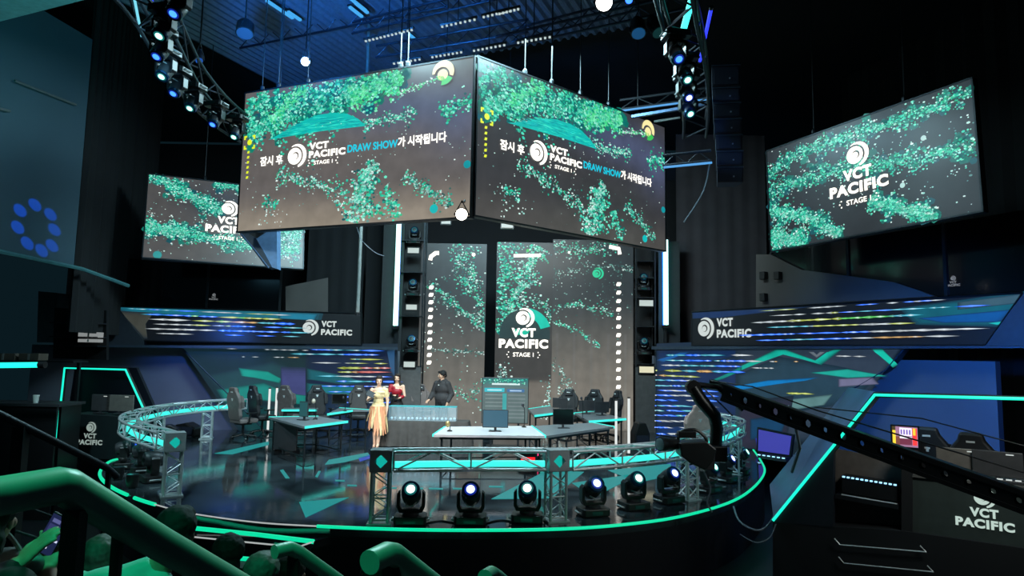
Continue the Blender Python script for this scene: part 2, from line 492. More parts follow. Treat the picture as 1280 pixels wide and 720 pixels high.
floor_graphic('small blue bar glowing in the floor beside the draped table foot', [(448, 573), (464, 568), (466, 572), (450, 577)], fl_b)

# ---------------------------------------------------------------- left and right wings
A0 = at(145, 430, 18.4); A1 = at(496, 430, 20.2)
LP = Plane(A0, A1)
B0 = at(820, 440, 20.2); B1 = at(1280, 440, 12.2)
RP = Plane(B0, B1)

def wing_poly(P, px, off=0.0): return [P.at(x, y, off) for x, y in px]
def plane_thing(P, name, label, cat, s0, off=0.0, group=None):
    """root standing on the plane at s0"""
    M = P.M() @ Matrix.Translation((s0, off, 0))
    return thing(name, label, cat, M=M, group=group)

WHT = lin((225, 235, 240)); BLU = tuple(v * 2.4 for v in lin((20, 105, 255))); CYN = lin((60, 210, 240)); YEL = lin((220, 235, 70)); GRN = lin((70, 230, 60)); RED = lin((255, 110, 90)); ORG_ = lin((250, 190, 90))
def streak_row(cv, x0, x1, z0, z1, cols, dens=1.0, t=.012, thick=1.0):
    """one row of stretched light points from (x0,z0) to (x1,z1)"""
    L = math.hypot(x1 - x0, z1 - z0); x = 0
    while x < L:
        f = x / L; k = min(len(cols) - 1, int(f * len(cols)))
        c = random.choice(cols[max(0, k - 1):k + 2]) if random.random() < .3 else cols[k]
        xx = x0 + (x1 - x0) * f; zz = z0 + (z1 - z0) * f
        ln = random.uniform(.10, .34) * thick
        if random.random() < dens:
            cv.layer(.0002)
            cv.streak(xx, zz, ln * 1.3, t * random.uniform(1.5, 2.8), tuple(v * .35 for v in c))
            cv.layer(.0002)
            cv.streak(xx, zz, ln, t * random.uniform(.7, 1.6), mix(c, WHT, .25))
            if random.random() < .6:
                cv.layer(.0002); cv.streak(xx, zz, ln * .35, t * 1.3, mix(c, WHT, .8))
        x += ln * random.uniform(.7, 1.5)

def hull_fill(cv, px, P, col, off=0.0, s0=0.0):
    q = [P.at(x, y, off) for x, y in px]
    q = [(a - s0, b) for a, b in q]; cx = sum(a for a, b in q) / len(q); cz = sum(b for a, b in q) / len(q)
    for k, f in ((1.16, .22), (1.08, .45), (1.0, .7), (.90, .88), (.78, 1.0)):
        cv.layer(.0004); cv.poly([(max(cv.x0, min(cv.x1, cx + (a - cx) * (1 + (k - 1) * .5))), max(.01, cz + (b - cz) * k)) for a, b in q], mix(lin((18, 34, 46)), col, f))

# ---- left ribbon display
def ribbon(P, name, label, outline, off, paint, logo_px, framecol):
    o = wing_poly(P, outline, off); s0 = o[0][0]; loc = [(a - s0, b) for a, b in o]
    r = plane_thing(P, name, label, 'display', s0, off)
    MB().slab(loc, .02, .22).build('housing', framecol, r)
    cv = Canvas(); cv.poly(loc, [lin((10, 12, 18))] * len(loc))
    paint(cv, s0)
    cv.build('display', r)
    cx, cz = logo_px
    a = P.at(*logo_px[0], off); b = P.at(*logo_px[1], off)      # emblem centre, right end of PACIFIC baseline
    W_ = b[0] - a[0]
    mb = MB(); Rl = W_ * .19
    put_logo(mb, a[0] - s0, a[1], Rl, -.03)
    x = a[0] - s0 + Rl * 1.35
    put_text(mb, 'VCT', x, a[1] + Rl * .12, Rl * .80, W_ * .36, -.03, bold=.06)
    put_text(mb, 'PACIFIC', x, a[1] - Rl * .92, Rl * .78, b[0] - s0 - x, -.03, bold=.06)
    mb.build('lettering', signw, r)
    fr = MB(); n = len(loc)
    for i in range(n):
        p, q = loc[i], loc[(i + 1) % n]; fr.tube((p[0], -.01, p[1]), (q[0], -.01, q[1]), .022, n=4)
    fr.build('bezel', steel, r)
    return r
def paint_lr(cv, s0):
    P = LP
    hull_fill(cv, [(147, 384), (280, 388), (395, 392), (393, 399), (280, 396), (160, 390)], P, lin((24, 105, 125)), 0, s0)
    hull_fill(cv, [(350, 391), (396, 393), (392, 400), (350, 398)], P, lin((28, 120, 150)), 0, s0)
    hull_fill(cv, [(152, 391), (190, 393), (182, 405), (184, 421), (180, 421)], P, lin((62, 64, 58)), 0, s0)
    def row(x0, y0, x1, y1, cols, d=1.0, t=.012, th=1.0):
        a = P.at(x0, y0); b = P.at(x1, y1); streak_row(cv, a[0] - s0, b[0] - s0, a[1], b[1], cols, d, t * .72, th)
    row(166, 386, 358, 394, [CYN, CYN, BLU, WHT, WHT, YEL, WHT], .7, .010)
    row(188, 393, 345, 399, [CYN, BLU, BLU, GRN, YEL, YEL], .7, .016)
    row(192, 399, 365, 405, [WHT, WHT, YEL, GRN, YEL, ORG_, CYN, BLU], .85, .022)
    row(192, 405, 372, 410, [WHT, WHT, YEL, WHT, BLU, BLU, CYN], .7, .014)
    row(190, 411, 380, 416, [WHT, WHT, WHT, BLU, BLU, BLU, CYN], .8, .017)
    row(205, 417, 378, 421, [WHT, WHT, BLU, BLU, CYN], .6, .012)
ribbon(LP, 'ribbon_display', 'long ribbon display of light streaks above the left wing of the stage', [(145, 383), (452, 392), (452, 431.5), (180, 426)], 0, paint_lr, ((388, 409.5), (440, 417)), plast)
def paint_rr(cv, s0):
    P = RP
    hull_fill(cv, [(1130, 386), (1279, 367), (1279, 380), (1258, 393), (1245, 406), (1150, 404)], P, lin((16, 92, 108)), 0, s0)
    hull_fill(cv, [(1150, 398), (1262, 388), (1248, 402), (1180, 403)], P, lin((10, 80, 150)), 0, s0)
    hull_fill(cv, [(1200, 378), (1279, 368), (1279, 378), (1200, 386)], P, lin((58, 90, 102)), 0, s0)
    hull_fill(cv, [(1236, 404), (1268, 400), (1247, 406)], P, lin((30, 190, 190)), 0, s0)
    hull_fill(cv, [(866, 391), (1010, 384), (900, 397), (866, 398)], P, lin((20, 45, 90)), 0, s0)
    def row(x0, y0, x1, y1, cols, d=1.0, t=.012, th=1.0):
        a = P.at(x0, y0); b = P.at(x1, y1); streak_row(cv, a[0] - s0, b[0] - s0, a[1], b[1], cols, d, t * .72, th)
    row(965, 388, 1175, 375, [WHT, YEL, WHT, WHT, BLU, BLU, BLU, WHT], .8, .010)
    row(980, 394, 1225, 382, [WHT, YEL, WHT, BLU, CYN, CYN, BLU], .7, .012)
    row(952, 403, 1140, 394, [WHT, WHT, YEL, YEL, YEL, GRN, GRN, CYN], .95, .018)
    row(972, 409, 1140, 404, [CYN, CYN, BLU, YEL, YEL, WHT, YEL], .85, .013)
    row(938, 419, 1215, 411, [BLU, BLU, BLU, BLU, WHT, WHT, WHT], .8, .014)
    row(955, 425.5, 1190, 420, [BLU, CYN, BLU, BLU, WHT, ORG_, WHT], .7, .012)
ribbon(RP, 'ribbon_display', 'long ribbon display of light streaks above the right booth', [(865, 390), (1279, 366), (1262, 390), (1232, 432), (865, 432)], 0, paint_rr, ((883, 410.5), (940, 419)), plast)
# dark grey end piece of the right ribbon
o = wing_poly(RP, [(1232, 432), (1262, 390), (1280, 366), (1330, 360), (1330, 432)], -.03)
r = plane_thing(RP, 'ribbon_end_panel', 'grey slanted end panel closing the right ribbon display', 'panel', o[0][0], -.03)
MB().slab([(a - o[0][0], b) for a, b in o], 0, .25).build('panel', mat('slate_panel', (40, 46, 56), .5), r)
o = wing_poly(LP, [(132, 385), (145, 383), (180, 426), (180, 432), (128, 432)], -.03)
r = plane_thing(LP, 'ribbon_end_panel', 'dark slanted end panel closing the left ribbon display', 'panel', o[0][0], -.03)
MB().slab([(a - o[0][0], b) for a, b in o], 0, .25).build('panel', MATS['slate_panel'], r)
# ledges under the ribbons
for P, px, nm, lb in ((LP, [(128, 431), (497, 434), (497, 437.5), (128, 434)], 'ledge', 'thin dark ledge under the left ribbon display'), (RP, [(818, 433), (1340, 432.5), (1340, 435), (818, 437)], 'ledge', 'thin dark ledge under the right ribbon display')):
    o = wing_poly(P, px, -.1); r = plane_thing(P, nm, lb, 'ledge', o[0][0], -.1)
    MB().slab([(a - o[0][0], b) for a, b in o], -.12, .35).build('shelf', mat('slate_edge', (46, 58, 72), .4), r)

# ---- left LED side wall (under the ribbon), cut by a slant on its left
def side_wall(P, label, outline, paint, off=.05, bezel=True):
    o = wing_poly(P, outline, off); s0 = o[0][0]; loc = [(a - s0, max(b, .02)) for a, b in o]
    r = plane_thing(P, 'led_side_wall', label, 'led wall', s0, off)
    MB().slab(loc, .02, .25).build('housing', plast, r)
    cv = Canvas(); cv.poly(loc, [lin((16, 24, 34))] * len(loc))
    paint(cv, s0); cv.build('display', r)
    fr = MB()
    for i in range(len(loc)):
        p, q = loc[i], loc[(i + 1) % len(loc)]; fr.tube((p[0], -.01, p[1]), (q[0], -.01, q[1]), .018, n=4)
    fr.build('bezel', MATS['slate_edge'], r)
    return r
def paint_lw(cv, s0):
    P = LP; T = lambda px, c: hull_fill(cv, px, P, lin(c), .05, s0)
    T([(232, 440), (384, 440), (384, 545), (300, 545)], (17, 40, 46))
    T([(262, 470), (340, 455), (384, 470), (384, 500), (290, 500)], (30, 66, 72))
    T([(300, 461), (335, 465), (352, 474), (348, 478), (318, 472), (303, 470)], (20, 150, 135))
    T([(352, 463), (384, 464), (384, 520), (352, 520)], (62, 66, 118))
    T([(275, 488), (330, 480), (360, 492), (384, 495), (384, 506), (330, 500), (286, 504)], (22, 130, 120))
    T([(285, 510), (384, 508), (384, 545), (310, 545)], (14, 60, 62))
    T([(386, 438), (493, 438), (493, 545), (386, 545)], (14, 26, 58))
    T([(386, 462), (430, 470), (455, 478), (430, 480), (386, 474)], (20, 92, 104))
    T([(386, 480), (440, 484), (470, 492), (440, 494), (386, 490)], (24, 110, 118))
    T([(386, 500), (493, 500), (493, 540), (386, 540)], (20, 40, 66))
    T([(484, 440), (493, 438), (493, 470), (488, 462)], (40, 80, 120))
    def row(x0, y0, x1, y1, cols, d=1.0, t=.012, th=1.0):
        a = P.at(x0, y0, .05); b = P.at(x1, y1, .05); streak_row(cv, a[0] - s0, b[0] - s0, a[1], b[1], cols, d, t * .72, th)
    row(290, 436, 384, 438, [WHT, WHT], .4, .008, .5); row(300, 446, 384, 447, [WHT, WHT, ORG_], .4, .008, .4); row(245, 434.5, 300, 435, [WHT], .3, .008, .4)
    row(396, 437, 472, 438.5, [BLU, BLU, CYN, BLU, BLU], .9, .016)
    row(376, 442.5, 468, 443.5, [CYN, CYN, CYN, BLU, BLU, BLU], .95, .018)
    row(444, 449, 480, 449.5, [CYN, YEL], .9, .016)
    row(402, 453.5, 484, 454.5, [WHT, CYN, WHT, YEL, YEL], .9, .014)
    row(430, 460, 488, 460, [YEL, YEL, ORG_, RED, RED], 1, .02)
    row(428, 465, 486, 465, [YEL, ORG_, RED, RED, YEL], 1, .018)
    row(404, 470, 486, 471, [CYN, CYN, WHT, BLU], .9, .016)
    row(430, 476.5, 486, 477, [BLU, CYN, BLU], 1, .02)
    row(412, 482.5, 490, 483, [BLU, BLU, WHT], .8, .014)
    row(420, 489.5, 490, 490, [BLU, CYN, BLU], .9, .016); row(436, 496, 490, 496.5, [BLU, BLU], .8, .014); row(436, 503, 490, 503, [BLU, WHT], .6, .012)
side_wall(LP, 'LED wall of blue and yellow light streaks behind the left gaming chairs', [(226, 433.5), (495, 436), (495, 552), (330, 552)], paint_lw)
def paint_rw(cv, s0):
    P = RP; T = lambda px, c: hull_fill(cv, px, P, lin(c), .05, s0)
    T([(824, 441), (925, 439), (925, 600), (824, 600)], (18, 48, 96))
    T([(824, 468), (925, 450), (925, 520), (824, 530)], (24, 44, 84))
    T([(926, 439), (1122, 437), (1090, 480), (1050, 540), (926, 560)], (46, 58, 74))
    T([(926, 470), (975, 450), (1040, 460), (1090, 470), (1062, 500), (926, 520)], (36, 62, 78))
    T([(822, 450), (850, 441), (860, 441), (830, 452)], (20, 90, 160))
    T([(926, 458), (972, 438), (982, 438), (1023, 452), (1040, 438), (1048, 438), (1024, 455), (978, 442), (926, 463)], (16, 175, 155))
    T([(886, 478), (926, 459), (926, 464), (905, 473)], (16, 130, 120))
    T([(1092, 438), (1104, 438), (1122, 455), (1116, 458)], (22, 195, 170))
    T([(1016, 466), (1060, 462), (1108, 470), (1060, 472)], (30, 165, 150))
    T([(912, 484), (960, 476), (1020, 473), (960, 482), (920, 488)], (10, 120, 190))
    T([(1050, 474), (1090, 472), (1098, 480), (1050, 483)], (110, 110, 140))
    T([(985, 500), (1040, 494), (1030, 506), (990, 512)], (90, 130, 130))
    T([(926, 505), (990, 500), (980, 560), (926, 560)], (42, 40, 58))
    T([(940, 525), (985, 520), (975, 545), (940, 548)], (16, 60, 96))
    T([(946, 548), (984, 545), (978, 556), (948, 557)], (60, 60, 190))
    T([(1012, 440), (1022, 447), (1032, 440), (1026, 440), (1022, 444), (1018, 440)], (100, 110, 120))
    def row(x0, y0, x1, y1, cols, d=1.0, t=.014, th=1.0):
        a = P.at(x0, y0, .05); b = P.at(x1, y1, .05); streak_row(cv, a[0] - s0, b[0] - s0, a[1], b[1], cols, d, t * .72, th)
    C = [CYN, BLU, CYN, BLU, WHT]
    row(838, 444, 936, 444, C, .95, .018); row(842, 450.5, 945, 451.5, C, .95, .016); row(834, 456.5, 925, 458, [WHT, CYN, CYN, BLU], .9, .016)
    row(822, 463, 925, 465, [YEL, YEL, ORG_, CYN, BLU], .95, .02); row(822, 469, 870, 471, [ORG_, RED, YEL], 1, .018)
    row(822, 475, 870, 476, C, 1, .016); row(822, 482, 905, 483, C, .9, .016)
    for y in (488, 494, 500, 507, 513, 519, 526, 534, 542): row(822, y, 900 - (y - 488) * .3, y + 1, C if y % 2 else [BLU, WHT, BLU], .85, .015)
    row(950, 460, 1020, 461, [WHT, ORG_, WHT], .35, .010, .5); row(1045, 445, 1100, 446, [WHT], .3, .010, .4); row(960, 452, 1010, 452, [WHT, ORG_], .3, .01, .4); row(985, 491.5, 1012, 492, [YEL], .9, .014, .6)
side_wall(RP, 'LED wall of streaks and teal waves behind the camera crane', [(820, 437.5), (1130, 435.5), (1108, 462), (1060, 490), (1030, 560), (1030, 598), (820, 598)], paint_rw)

# plain wing walls behind and beside the LED walls
o = [LP.at(x, y, .45) for x, y in ((40, 434), (500, 434))]
mb = MB(); mb.box(((o[0][0] + o[1][0]) / 2, .45 + .1, 1.15), (o[1][0] - o[0][0], .2, 2.36)); w_ = mb.build('wall_left_wing', grey); w_.matrix_world = LP.M(); struct(w_)
o = [RP.at(x, y, .45) for x, y in ((815, 434), (1243, 434))]
mb = MB(); mb.box(((o[0][0] + o[1][0]) / 2, .45 + .1, 1.15), (o[1][0] - o[0][0], .2, 2.36)); w_ = mb.build('wall_right_wing', grey); w_.matrix_world = RP.M(); struct(w_)

# mezzanine glass above the ribbons with small signs
glass_d = mat('dark_glass', (8, 9, 12), .12, spec=.8, coat=.3)
def mezz(P, label, outline, off, signpx, wpx, cat='window wall'):
    o = wing_poly(P, outline, off); s0 = o[0][0]
    r = plane_thing(P, 'mezzanine_glazing', label, cat, s0, off)
    MB().slab([(a - s0, b) for a, b in o], .0, .1).build('glass_panel', glass_d, r)
    a = P.at(*signpx, off); b = P.at(signpx[0] + wpx, signpx[1], off)
    mb = MB(); vct(mb, a[0] - s0, a[1], b[0] - a[0], -.02); mb.build('lettering', emi('dim_sign', (150, 155, 158), .55), r)
    lo = [(a_ - s0, b_) for a_, b_ in o]
    for f in ((.0, .33, .66, 1.0) if P is RP else (0, .55, 1)):
        x = lo[0][0] * (1 - f) + lo[1][0] * f; zt = lo[0][1] * (1 - f) + lo[1][1] * f; zb = lo[3][1] * (1 - f) + lo[2][1] * f
        MB().box((x, -.02, (zt + zb) / 2), (.06, .05, zt - zb)).build('mullion', steel, r)
mezz(LP, 'dark mezzanine glazing with a small sign above the left ribbon display', [(145, 322), (352, 336), (352, 388), (145, 381)], .25, (267, 375), 11)
mezz(RP, 'dark mezzanine glazing with a small sign above the right ribbon display', [(964, 316), (1340, 252), (1340, 362), (964, 382)], .25, (1192, 358), 18)
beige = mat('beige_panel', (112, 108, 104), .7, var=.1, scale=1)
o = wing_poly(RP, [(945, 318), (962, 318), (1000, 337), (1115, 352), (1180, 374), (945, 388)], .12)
r = plane_thing(RP, 'acoustic_panel', 'dull beige sloping panel above the right ribbon display', 'panel', o[0][0], .12)  # solid board built for the beige shape seen in the glass
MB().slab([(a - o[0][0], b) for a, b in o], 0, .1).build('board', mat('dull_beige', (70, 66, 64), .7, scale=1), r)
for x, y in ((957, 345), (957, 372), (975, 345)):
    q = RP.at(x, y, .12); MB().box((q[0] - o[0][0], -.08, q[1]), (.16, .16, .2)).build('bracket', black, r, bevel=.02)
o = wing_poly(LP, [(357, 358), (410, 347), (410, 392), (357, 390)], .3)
r = plane_thing(LP, 'acoustic_panel', 'dull grey sloping panel above the left ribbon display', 'panel', o[0][0], .3)  # left board, likewise made for a shape seen in the glazing
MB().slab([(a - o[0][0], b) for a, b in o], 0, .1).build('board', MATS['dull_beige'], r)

# hall side walls
wl0 = at(0, 200, 13.0); wl1 = at(95, 200, 14.8)
LW = Plane(wl0, wl1)
z0 = LW.at(0, 315)[1]; zr = LW.at(95, 327)[1]; sR = LW.at(95, 300)[0]
mb = MB().slab([(-6.5, z0 + .35), (sR, z0 - .03), (sR, 9.4), (-6.5, 9.4)], 0, .3)
w_ = mb.build('wall_left', mat('petrol_wall', (60, 84, 98), .7, scale=.6, var=.06)); w_.matrix_world = LW.M(); struct(w_)
r = plane_thing(LW, 'balcony_edge', 'teal lit edge beam under the left side wall', 'beam', 0)
MB().path([(-6.5, -.2, z0 + .3), (0, -.2, z0 - .02), (sR, -.2, z0 - .10), (sR + 1.6, -.1, z0 - .32)], .045, 6).build('beam', mat('teal_edge', (70, 120, 125), .4), r)
r = plane_thing(LW, 'wall_rail', 'thin grey rod fixed across the left side wall', 'rod', 0)
a = LW.at(15, 101); b = LW.at(92, 131); MB().tube((a[0], -.06, a[1]), (b[0], -.06, b[1]), .028).build('rod', mat('grey_rod', (95, 98, 100), .5), r)
a = LW.at(-30, 130); b = LW.at(9, 139); MB().tube((a[0], -.06, a[1]), (b[0], -.06, b[1]), .03).build('rod', MATS['grey_rod'], r)
# teal ceiling soffit near the stands
zc = 8.5
P = [G(0, 27, zc), G(105, 0, zc), G(160, -14, zc), G(60, -120, zc), G(-120, -60, zc), G(-90, 50, zc)]
mb = MB().prism([(q.x, q.y) for q in P], .15, z0=zc); o = mb.build('ceiling_soffit', mat('pale_soffit', (150, 175, 178), .6)); struct(o)
# black drapes closing the sides of the hall
a = LW.w((sR, 0)); c = at(190, 300, 21)
for nm, A_, B_, zz in (('drape_left', (a.x - .02, a.y + .05), (c.x, c.y), (2.62, 11.3)), ('drape_right', (10.5, 21), (13.4, 9.0), (-.9, 11.3))):
    P = Plane(A_, B_); n = 60; mb = MB(); vs = []
    for i in range(n + 1):
        s = P.L * i / n; y = .08 * math.sin(i * 1.9); vs += [(s, y, zz[0]), (s, y, zz[1])]
    mb.add(vs, [(2 * i, 2 * i + 2, 2 * i + 3, 2 * i + 1) for i in range(n)])
    o = mb.build('stage_curtain', drape, None, True); o.matrix_world = P.M(); tag(o, 'tall black curtain beside the ' + ('blue left wall' if 'left' in nm else 'right hanging screen'), 'curtain')
# black curtains flanking the centre screens
def curtain(px0, px1, Y, zb, zt, label, m=drape):
    a = at(px0, 400, Y); b = at(px1, 400, Y); P = Plane((a.x, Y), (b.x, Y)); n = max(6, int(P.L / .12)); vs = []
    for i in range(n + 1):
        s = P.L * i / n; y = .02 * math.sin(i * 1.7); vs += [(s, y, zb), (s, y, zt)]
    mb = MB().add(vs, [(2 * i, 2 * i + 2, 2 * i + 3, 2 * i + 1) for i in range(n)])
    o = mb.build('stage_curtain', m, None, True); o.matrix_world = P.M(); tag(o, label, 'curtain')
curtain(455, 500, 21.6, .0, 6.4, 'black curtain behind the left vertical light tube')
curtain(846, 960, 21.5, .0, 9.6, 'charcoal curtain right of the right vertical light tube', mat('charcoal_drape', (62, 58, 62), .85, scale=2))
curtain(381, 452, 21.9, 2.9, 11.35, 'dark panel curtain above the left ribbon display', mat('dark_drape_b', (24, 27, 31), .85, scale=2))
curtain(790, 846, 23.2, .0, 8.5, 'black curtain behind the right fixture tower')
for k, (x, y) in enumerate(((487, 609), (520, 609.5), (545, 610), (575, 610), (620, 607.5), (425, 600), (440, 606), (386, 584))):
    w_ = 9 if k < 5 else 6
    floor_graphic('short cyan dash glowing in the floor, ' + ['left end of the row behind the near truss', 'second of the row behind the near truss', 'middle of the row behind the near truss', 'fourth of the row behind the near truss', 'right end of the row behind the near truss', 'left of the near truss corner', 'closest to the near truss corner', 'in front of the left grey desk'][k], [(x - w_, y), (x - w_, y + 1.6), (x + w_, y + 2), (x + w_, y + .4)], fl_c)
# ================================================================ HANGING SCREENS
def rect_fit(q, d0):
    """pixel corners TL,TR,BR,BL of a rectangle -> centre matrix, width, height; d0 = depth of TL"""
    r = [ray(x, y) for x, y in q]
    A = Matrix((( -r[1].x, r[2].x, -r[3].x), (-r[1].y, r[2].y, -r[3].y), (-r[1].z, r[2].z, -r[3].z)))
    d = A.inverted() @ (-r[0]); d = [1, *d]
    k = d0 / r[0].y
    P = [ORG + r[i] * d[i] * k for i in range(4)]
    u = (P[1] - P[0] + P[2] - P[3]) / 2; v = (P[0] - P[3] + P[1] - P[2]) / 2
    W_, H_ = u.length, v.length
    u.normalize(); v = (v - u * v.dot(u)).normalized(); n = v.cross(u)
    c = sum(P, Vector()) / 4 - u * W_ / 2 - v * H_ / 2
    M = Matrix(((u.x, n.x, v.x, c.x), (u.y, n.y, v.y, c.y), (u.z, n.z, v.z, c.z), (0, 0, 0, 1)))
    return M, W_, H_
def screen(name, label, q, d0, paint, lets, thick=.14, k=1.0, case=None):
    M, W_, H_ = rect_fit(q, d0)
    r = thing(name, label, 'screen', M=M)
    MB().box((W_ / 2, thick / 2 + .01, H_ / 2), (W_ + .03, thick, H_ + .03)).build('housing', case or plast, r, bevel=.01)
    cv = Canvas(); cv.x0 = cv.z0 = .03; cv.x1 = W_ - .03; cv.z1 = H_ - .03
    paint(cv, W_, H_); cv.build('display', r, screen_mat('led_screen', 1.0))
    lets(r, W_, H_)
    fr = MB()
    for a, b in (((0, 0), (W_, 0)), ((W_, 0), (W_, H_)), ((W_, H_), (0, H_)), ((0, H_), (0, 0))):
        fr.box(((a[0] + b[0]) / 2, -.004, (a[1] + b[1]) / 2), (abs(a[0] - b[0]) + .03, .02, abs(a[1] - b[1]) + .03))
    fr.build('bezel', steel, r)
    return r, M, W_, H_
YELG = emi('screen_yellow', (225, 240, 40), 1.1)
SKY = emi('screen_cyan_text', (10, 200, 225), 1.1)
CREAM = emi('screen_cream', (245, 232, 165), 1.1)

def draw_show(base, warm):
    def paint(cv, W_, H_):
        def bg(u, v):
            c = mix(base, warm, sm(.30, .0, v))
            b = math.exp(-((u - .72) / .22) ** 2 - ((v - .75) / .16) ** 2) + .8 * math.exp(-((u - .95) / .12) ** 2 - ((v - .62) / .2) ** 2)
            c = mix(c, lin((82, 92, 125)), .75 * min(1, b))
            b = math.exp(-((u - .2) / .2) ** 2 - ((v - .85) / .14) ** 2)
            c = mix(c, lin((60, 90, 92)), .5 * b)
            b = math.exp(-((u - .40) / .16) ** 2 - ((v - .80) / .10) ** 2)
            return mix(c, lin((30, 110, 150)), .45 * b)
        cv.grid(W_, H_, bg)
        S = lambda *p: [(a * W_, b * H_) for a, b in p]
        cv.layer()
        # deep shades under the swarm
        cv.swarm(S((.0, .72), (.16, .82), (.36, .86), (.58, .90), (.74, .95)), [.22 * H_ * .6, .3 * H_ * .6, .3 * H_ * .6, .2 * H_ * .6, .08 * H_], 420, (.05, .12), [lin((14, 110, 100)), lin((20, 130, 110)), lin((12, 90, 110)), lin((60, 90, 90))])
        cv.layer()
        cv.layer()
        cv.swarm(S((.0, .80), (.06, .93), (.12, .94)), .10 * H_, 200, (.015, .04))
        cv.swarm(S((.03, .68), (.16, .80), (.36, .87), (.52, .88), (.70, .94)), [.06 * H_, .26 * H_, .30 * H_, .2 * H_, .1 * H_], 3000, (.010, .032))
        GR = [lin((70, 215, 130)), lin((100, 235, 160)), lin((40, 190, 120)), lin((130, 240, 190))]
        cv.swarm(S((.50, .84), (.60, .90), (.72, .93)), .12 * H_, 420, (.015, .036), GR)
        cv.swarm(S((.14, .76), (.24, .92), (.30, .95)), .08 * H_, 260, (.012, .03), GR)
        cv.swarm(S((.70, .83), (.78, .86), (.88, .90)), .03 * H_, 110, (.010, .024), GR + WHITEP)
        cv.swarm(S((.88, .66), (.93, .70), (1.0, .73)), .08 * H_, 160, (.012, .03))
        cv.swarm(S((.56, .655), (.68, .67), (.78, .70)), .06 * H_, 280, (.010, .024), TEAL + WHITEP)
        cv.layer()
        m = [(.13, .635), (.166, .655), (.22, .69), (.30, .742), (.36, .765), (.43, .765), (.49, .745), (.54, .70), (.575, .645), (.38, .648), (.25, .642)]
        cv.poly(S(*m), [lin((16, 190, 180))] * len(m))
        cv.layer()
        for _ in range(150):
            u = random.uniform(.2, .55); v = .65 + random.random() * .10 * math.sin(PI * (u - .13) / .46)
            cv.streak(u * W_, v * H_, random.uniform(.05, .16), random.uniform(.005, .012), random.choice([lin((40, 220, 205)), lin((10, 150, 160)), lin((60, 230, 200)), lin((20, 170, 180))]))
        # lower trails
        cv.swarm(S((.18, .385), (.33, .31), (.50, .20)), .07 * H_, 330, (.010, .024), TEAL + WHITEP)
        cv.swarm(S((.62, .40), (.57, .28), (.53, .02)), [.05 * H_, .10 * H_, .16 * H_], 560, (.012, .03), TEAL + WHITEP)
        cv.swarm(S((.60, .36), (.60, .05)), .10 * H_, 200, (.014, .034), TEAL)
        cv.swarm(S((.74, .29), (.82, .20), (.93, .08)), .06 * H_, 300, (.010, .024), TEAL + DTEAL)
        cv.swarm(S((.66, .22), (.69, .15), (.72, .02)), .08 * H_, 130, (.012, .03))
        cv.swarm(S((.12, .20), (.19, .17)), .05 * H_, 50, (.014, .03)); cv.swarm(S((.12, .25), (.18, .02)), .22 * H_, 50, (.008, .02), WHITEP)
        cv.swarm(S((.0, .5), (1, .3)), .9 * H_, 200, (.005, .014), WHITEP)
        cv.layer()
        cv.disc(.862 * W_, .066 * H_, .085, lin((20, 190, 190))); cv.disc(.984 * W_, .325 * H_, .075, lin((20, 150, 160)))
    def lets(r, W_, H_):
        y = -.02
        mb = MB()
        put_text(mb, '잠시 후', .098 * W_, .450 * H_, .068 * H_, .108 * W_, y, bold=.03)
        put_logo(mb, .272 * W_, .497 * H_, .078 * H_, y)
        put_text(mb, 'VCT', .328 * W_, .527 * H_, .048 * H_, .088 * W_, y, bold=.06)
        put_text(mb, 'PACIFIC', .328 * W_, .470 * H_, .048 * H_, .163 * W_, y, bold=.06)
        put_text(mb, 'STAGE 1', .352 * W_, .422 * H_, .026 * H_, .085 * W_, y, bold=.02)
        for u, v in ((.328, .455), (.332, .436), (.328, .418), (.458, .455), (.452, .436), (.458, .418)): mb.box((u * W_, y, v * H_), (.025, .002, .025))
        put_text(mb, '가 시작됩니다', .712 * W_, .478 * H_, .066 * H_, .192 * W_, y, bold=.03)
        mb.build('lettering', scrw, r)
        mb = MB(); put_text(mb, 'DRAW SHOW', .50 * W_, .478 * H_, .052 * H_, .212 * W_, y, bold=.03); mb.build('lettering', SKY, r)
        mb = MB()
        cx, cz, s = .040 * W_, .632 * H_, .13
        mb.lathe([(.062, 0), (.062, .002)], 10, (cx, y, cz), (0, 1, 0))
        for sx in (-1, 1):
            for sz in (-1, 1):
                mb.box((cx + sx * s * .85, y, cz + sz * s), (s * .55, .002, s * .3)); mb.box((cx + sx * s, y, cz + sz * s * .8), (s * .3, .002, s * .6))
        for k in range(6):
            z = (.56 - k * .036) * H_; x = .037 * W_
            mb.add([(x - .035, y, z - .022), (x + .02, y, z - .022), (x + .035, y, z + .03), (x - .02, y, z + .03)], [(0, 1, 2, 3)])
        mb.build('pictogram', YELG, r)
        mb = MB(); cx, cz, R_ = .884 * W_, .925 * H_, .20
        crescent(mb, cx, cz, R_ * 1.15, R_ * .80, -R_ * .12, -R_ * .28, -25, 185, y)
        mb.lathe([(R_ * .55, 0), (R_ * .55, .002)], 18, (cx - R_ * .05, y, cz - R_ * .25), (0, 1, 0))
        mb.build('emblem', CREAM, r)
        mb = MB(); crescent(mb, cx, cz - .02, R_ * 1.15, R_ * .85, -R_ * .2, R_ * .2, -100, -30, y)
        crescent(mb, cx - R_ * .05, cz - R_ * .25, R_ * .6, R_ * .35, .0, .04, 190, 300, y); mb.build('emblem', emi('screen_green', (60, 200, 90), 1), r)
    return paint, lets
CLq = [(306.5, 116.5), (593, 70), (588, 271.5), (296.5, 290)]
CRq = [(597.5, 70), (831, 159), (832, 314), (593, 269.5)]
pa, le = draw_show(lin((100, 95, 93)), lin((146, 136, 122)))
sCL, mCL, wCL, hCL = screen('hanging_screen', 'large left centre screen hung over the stage with grey background and Korean draw show text', CLq, 13.97, pa, le)
pa, le = draw_show(lin((58, 58, 61)), lin((78, 76, 74)))
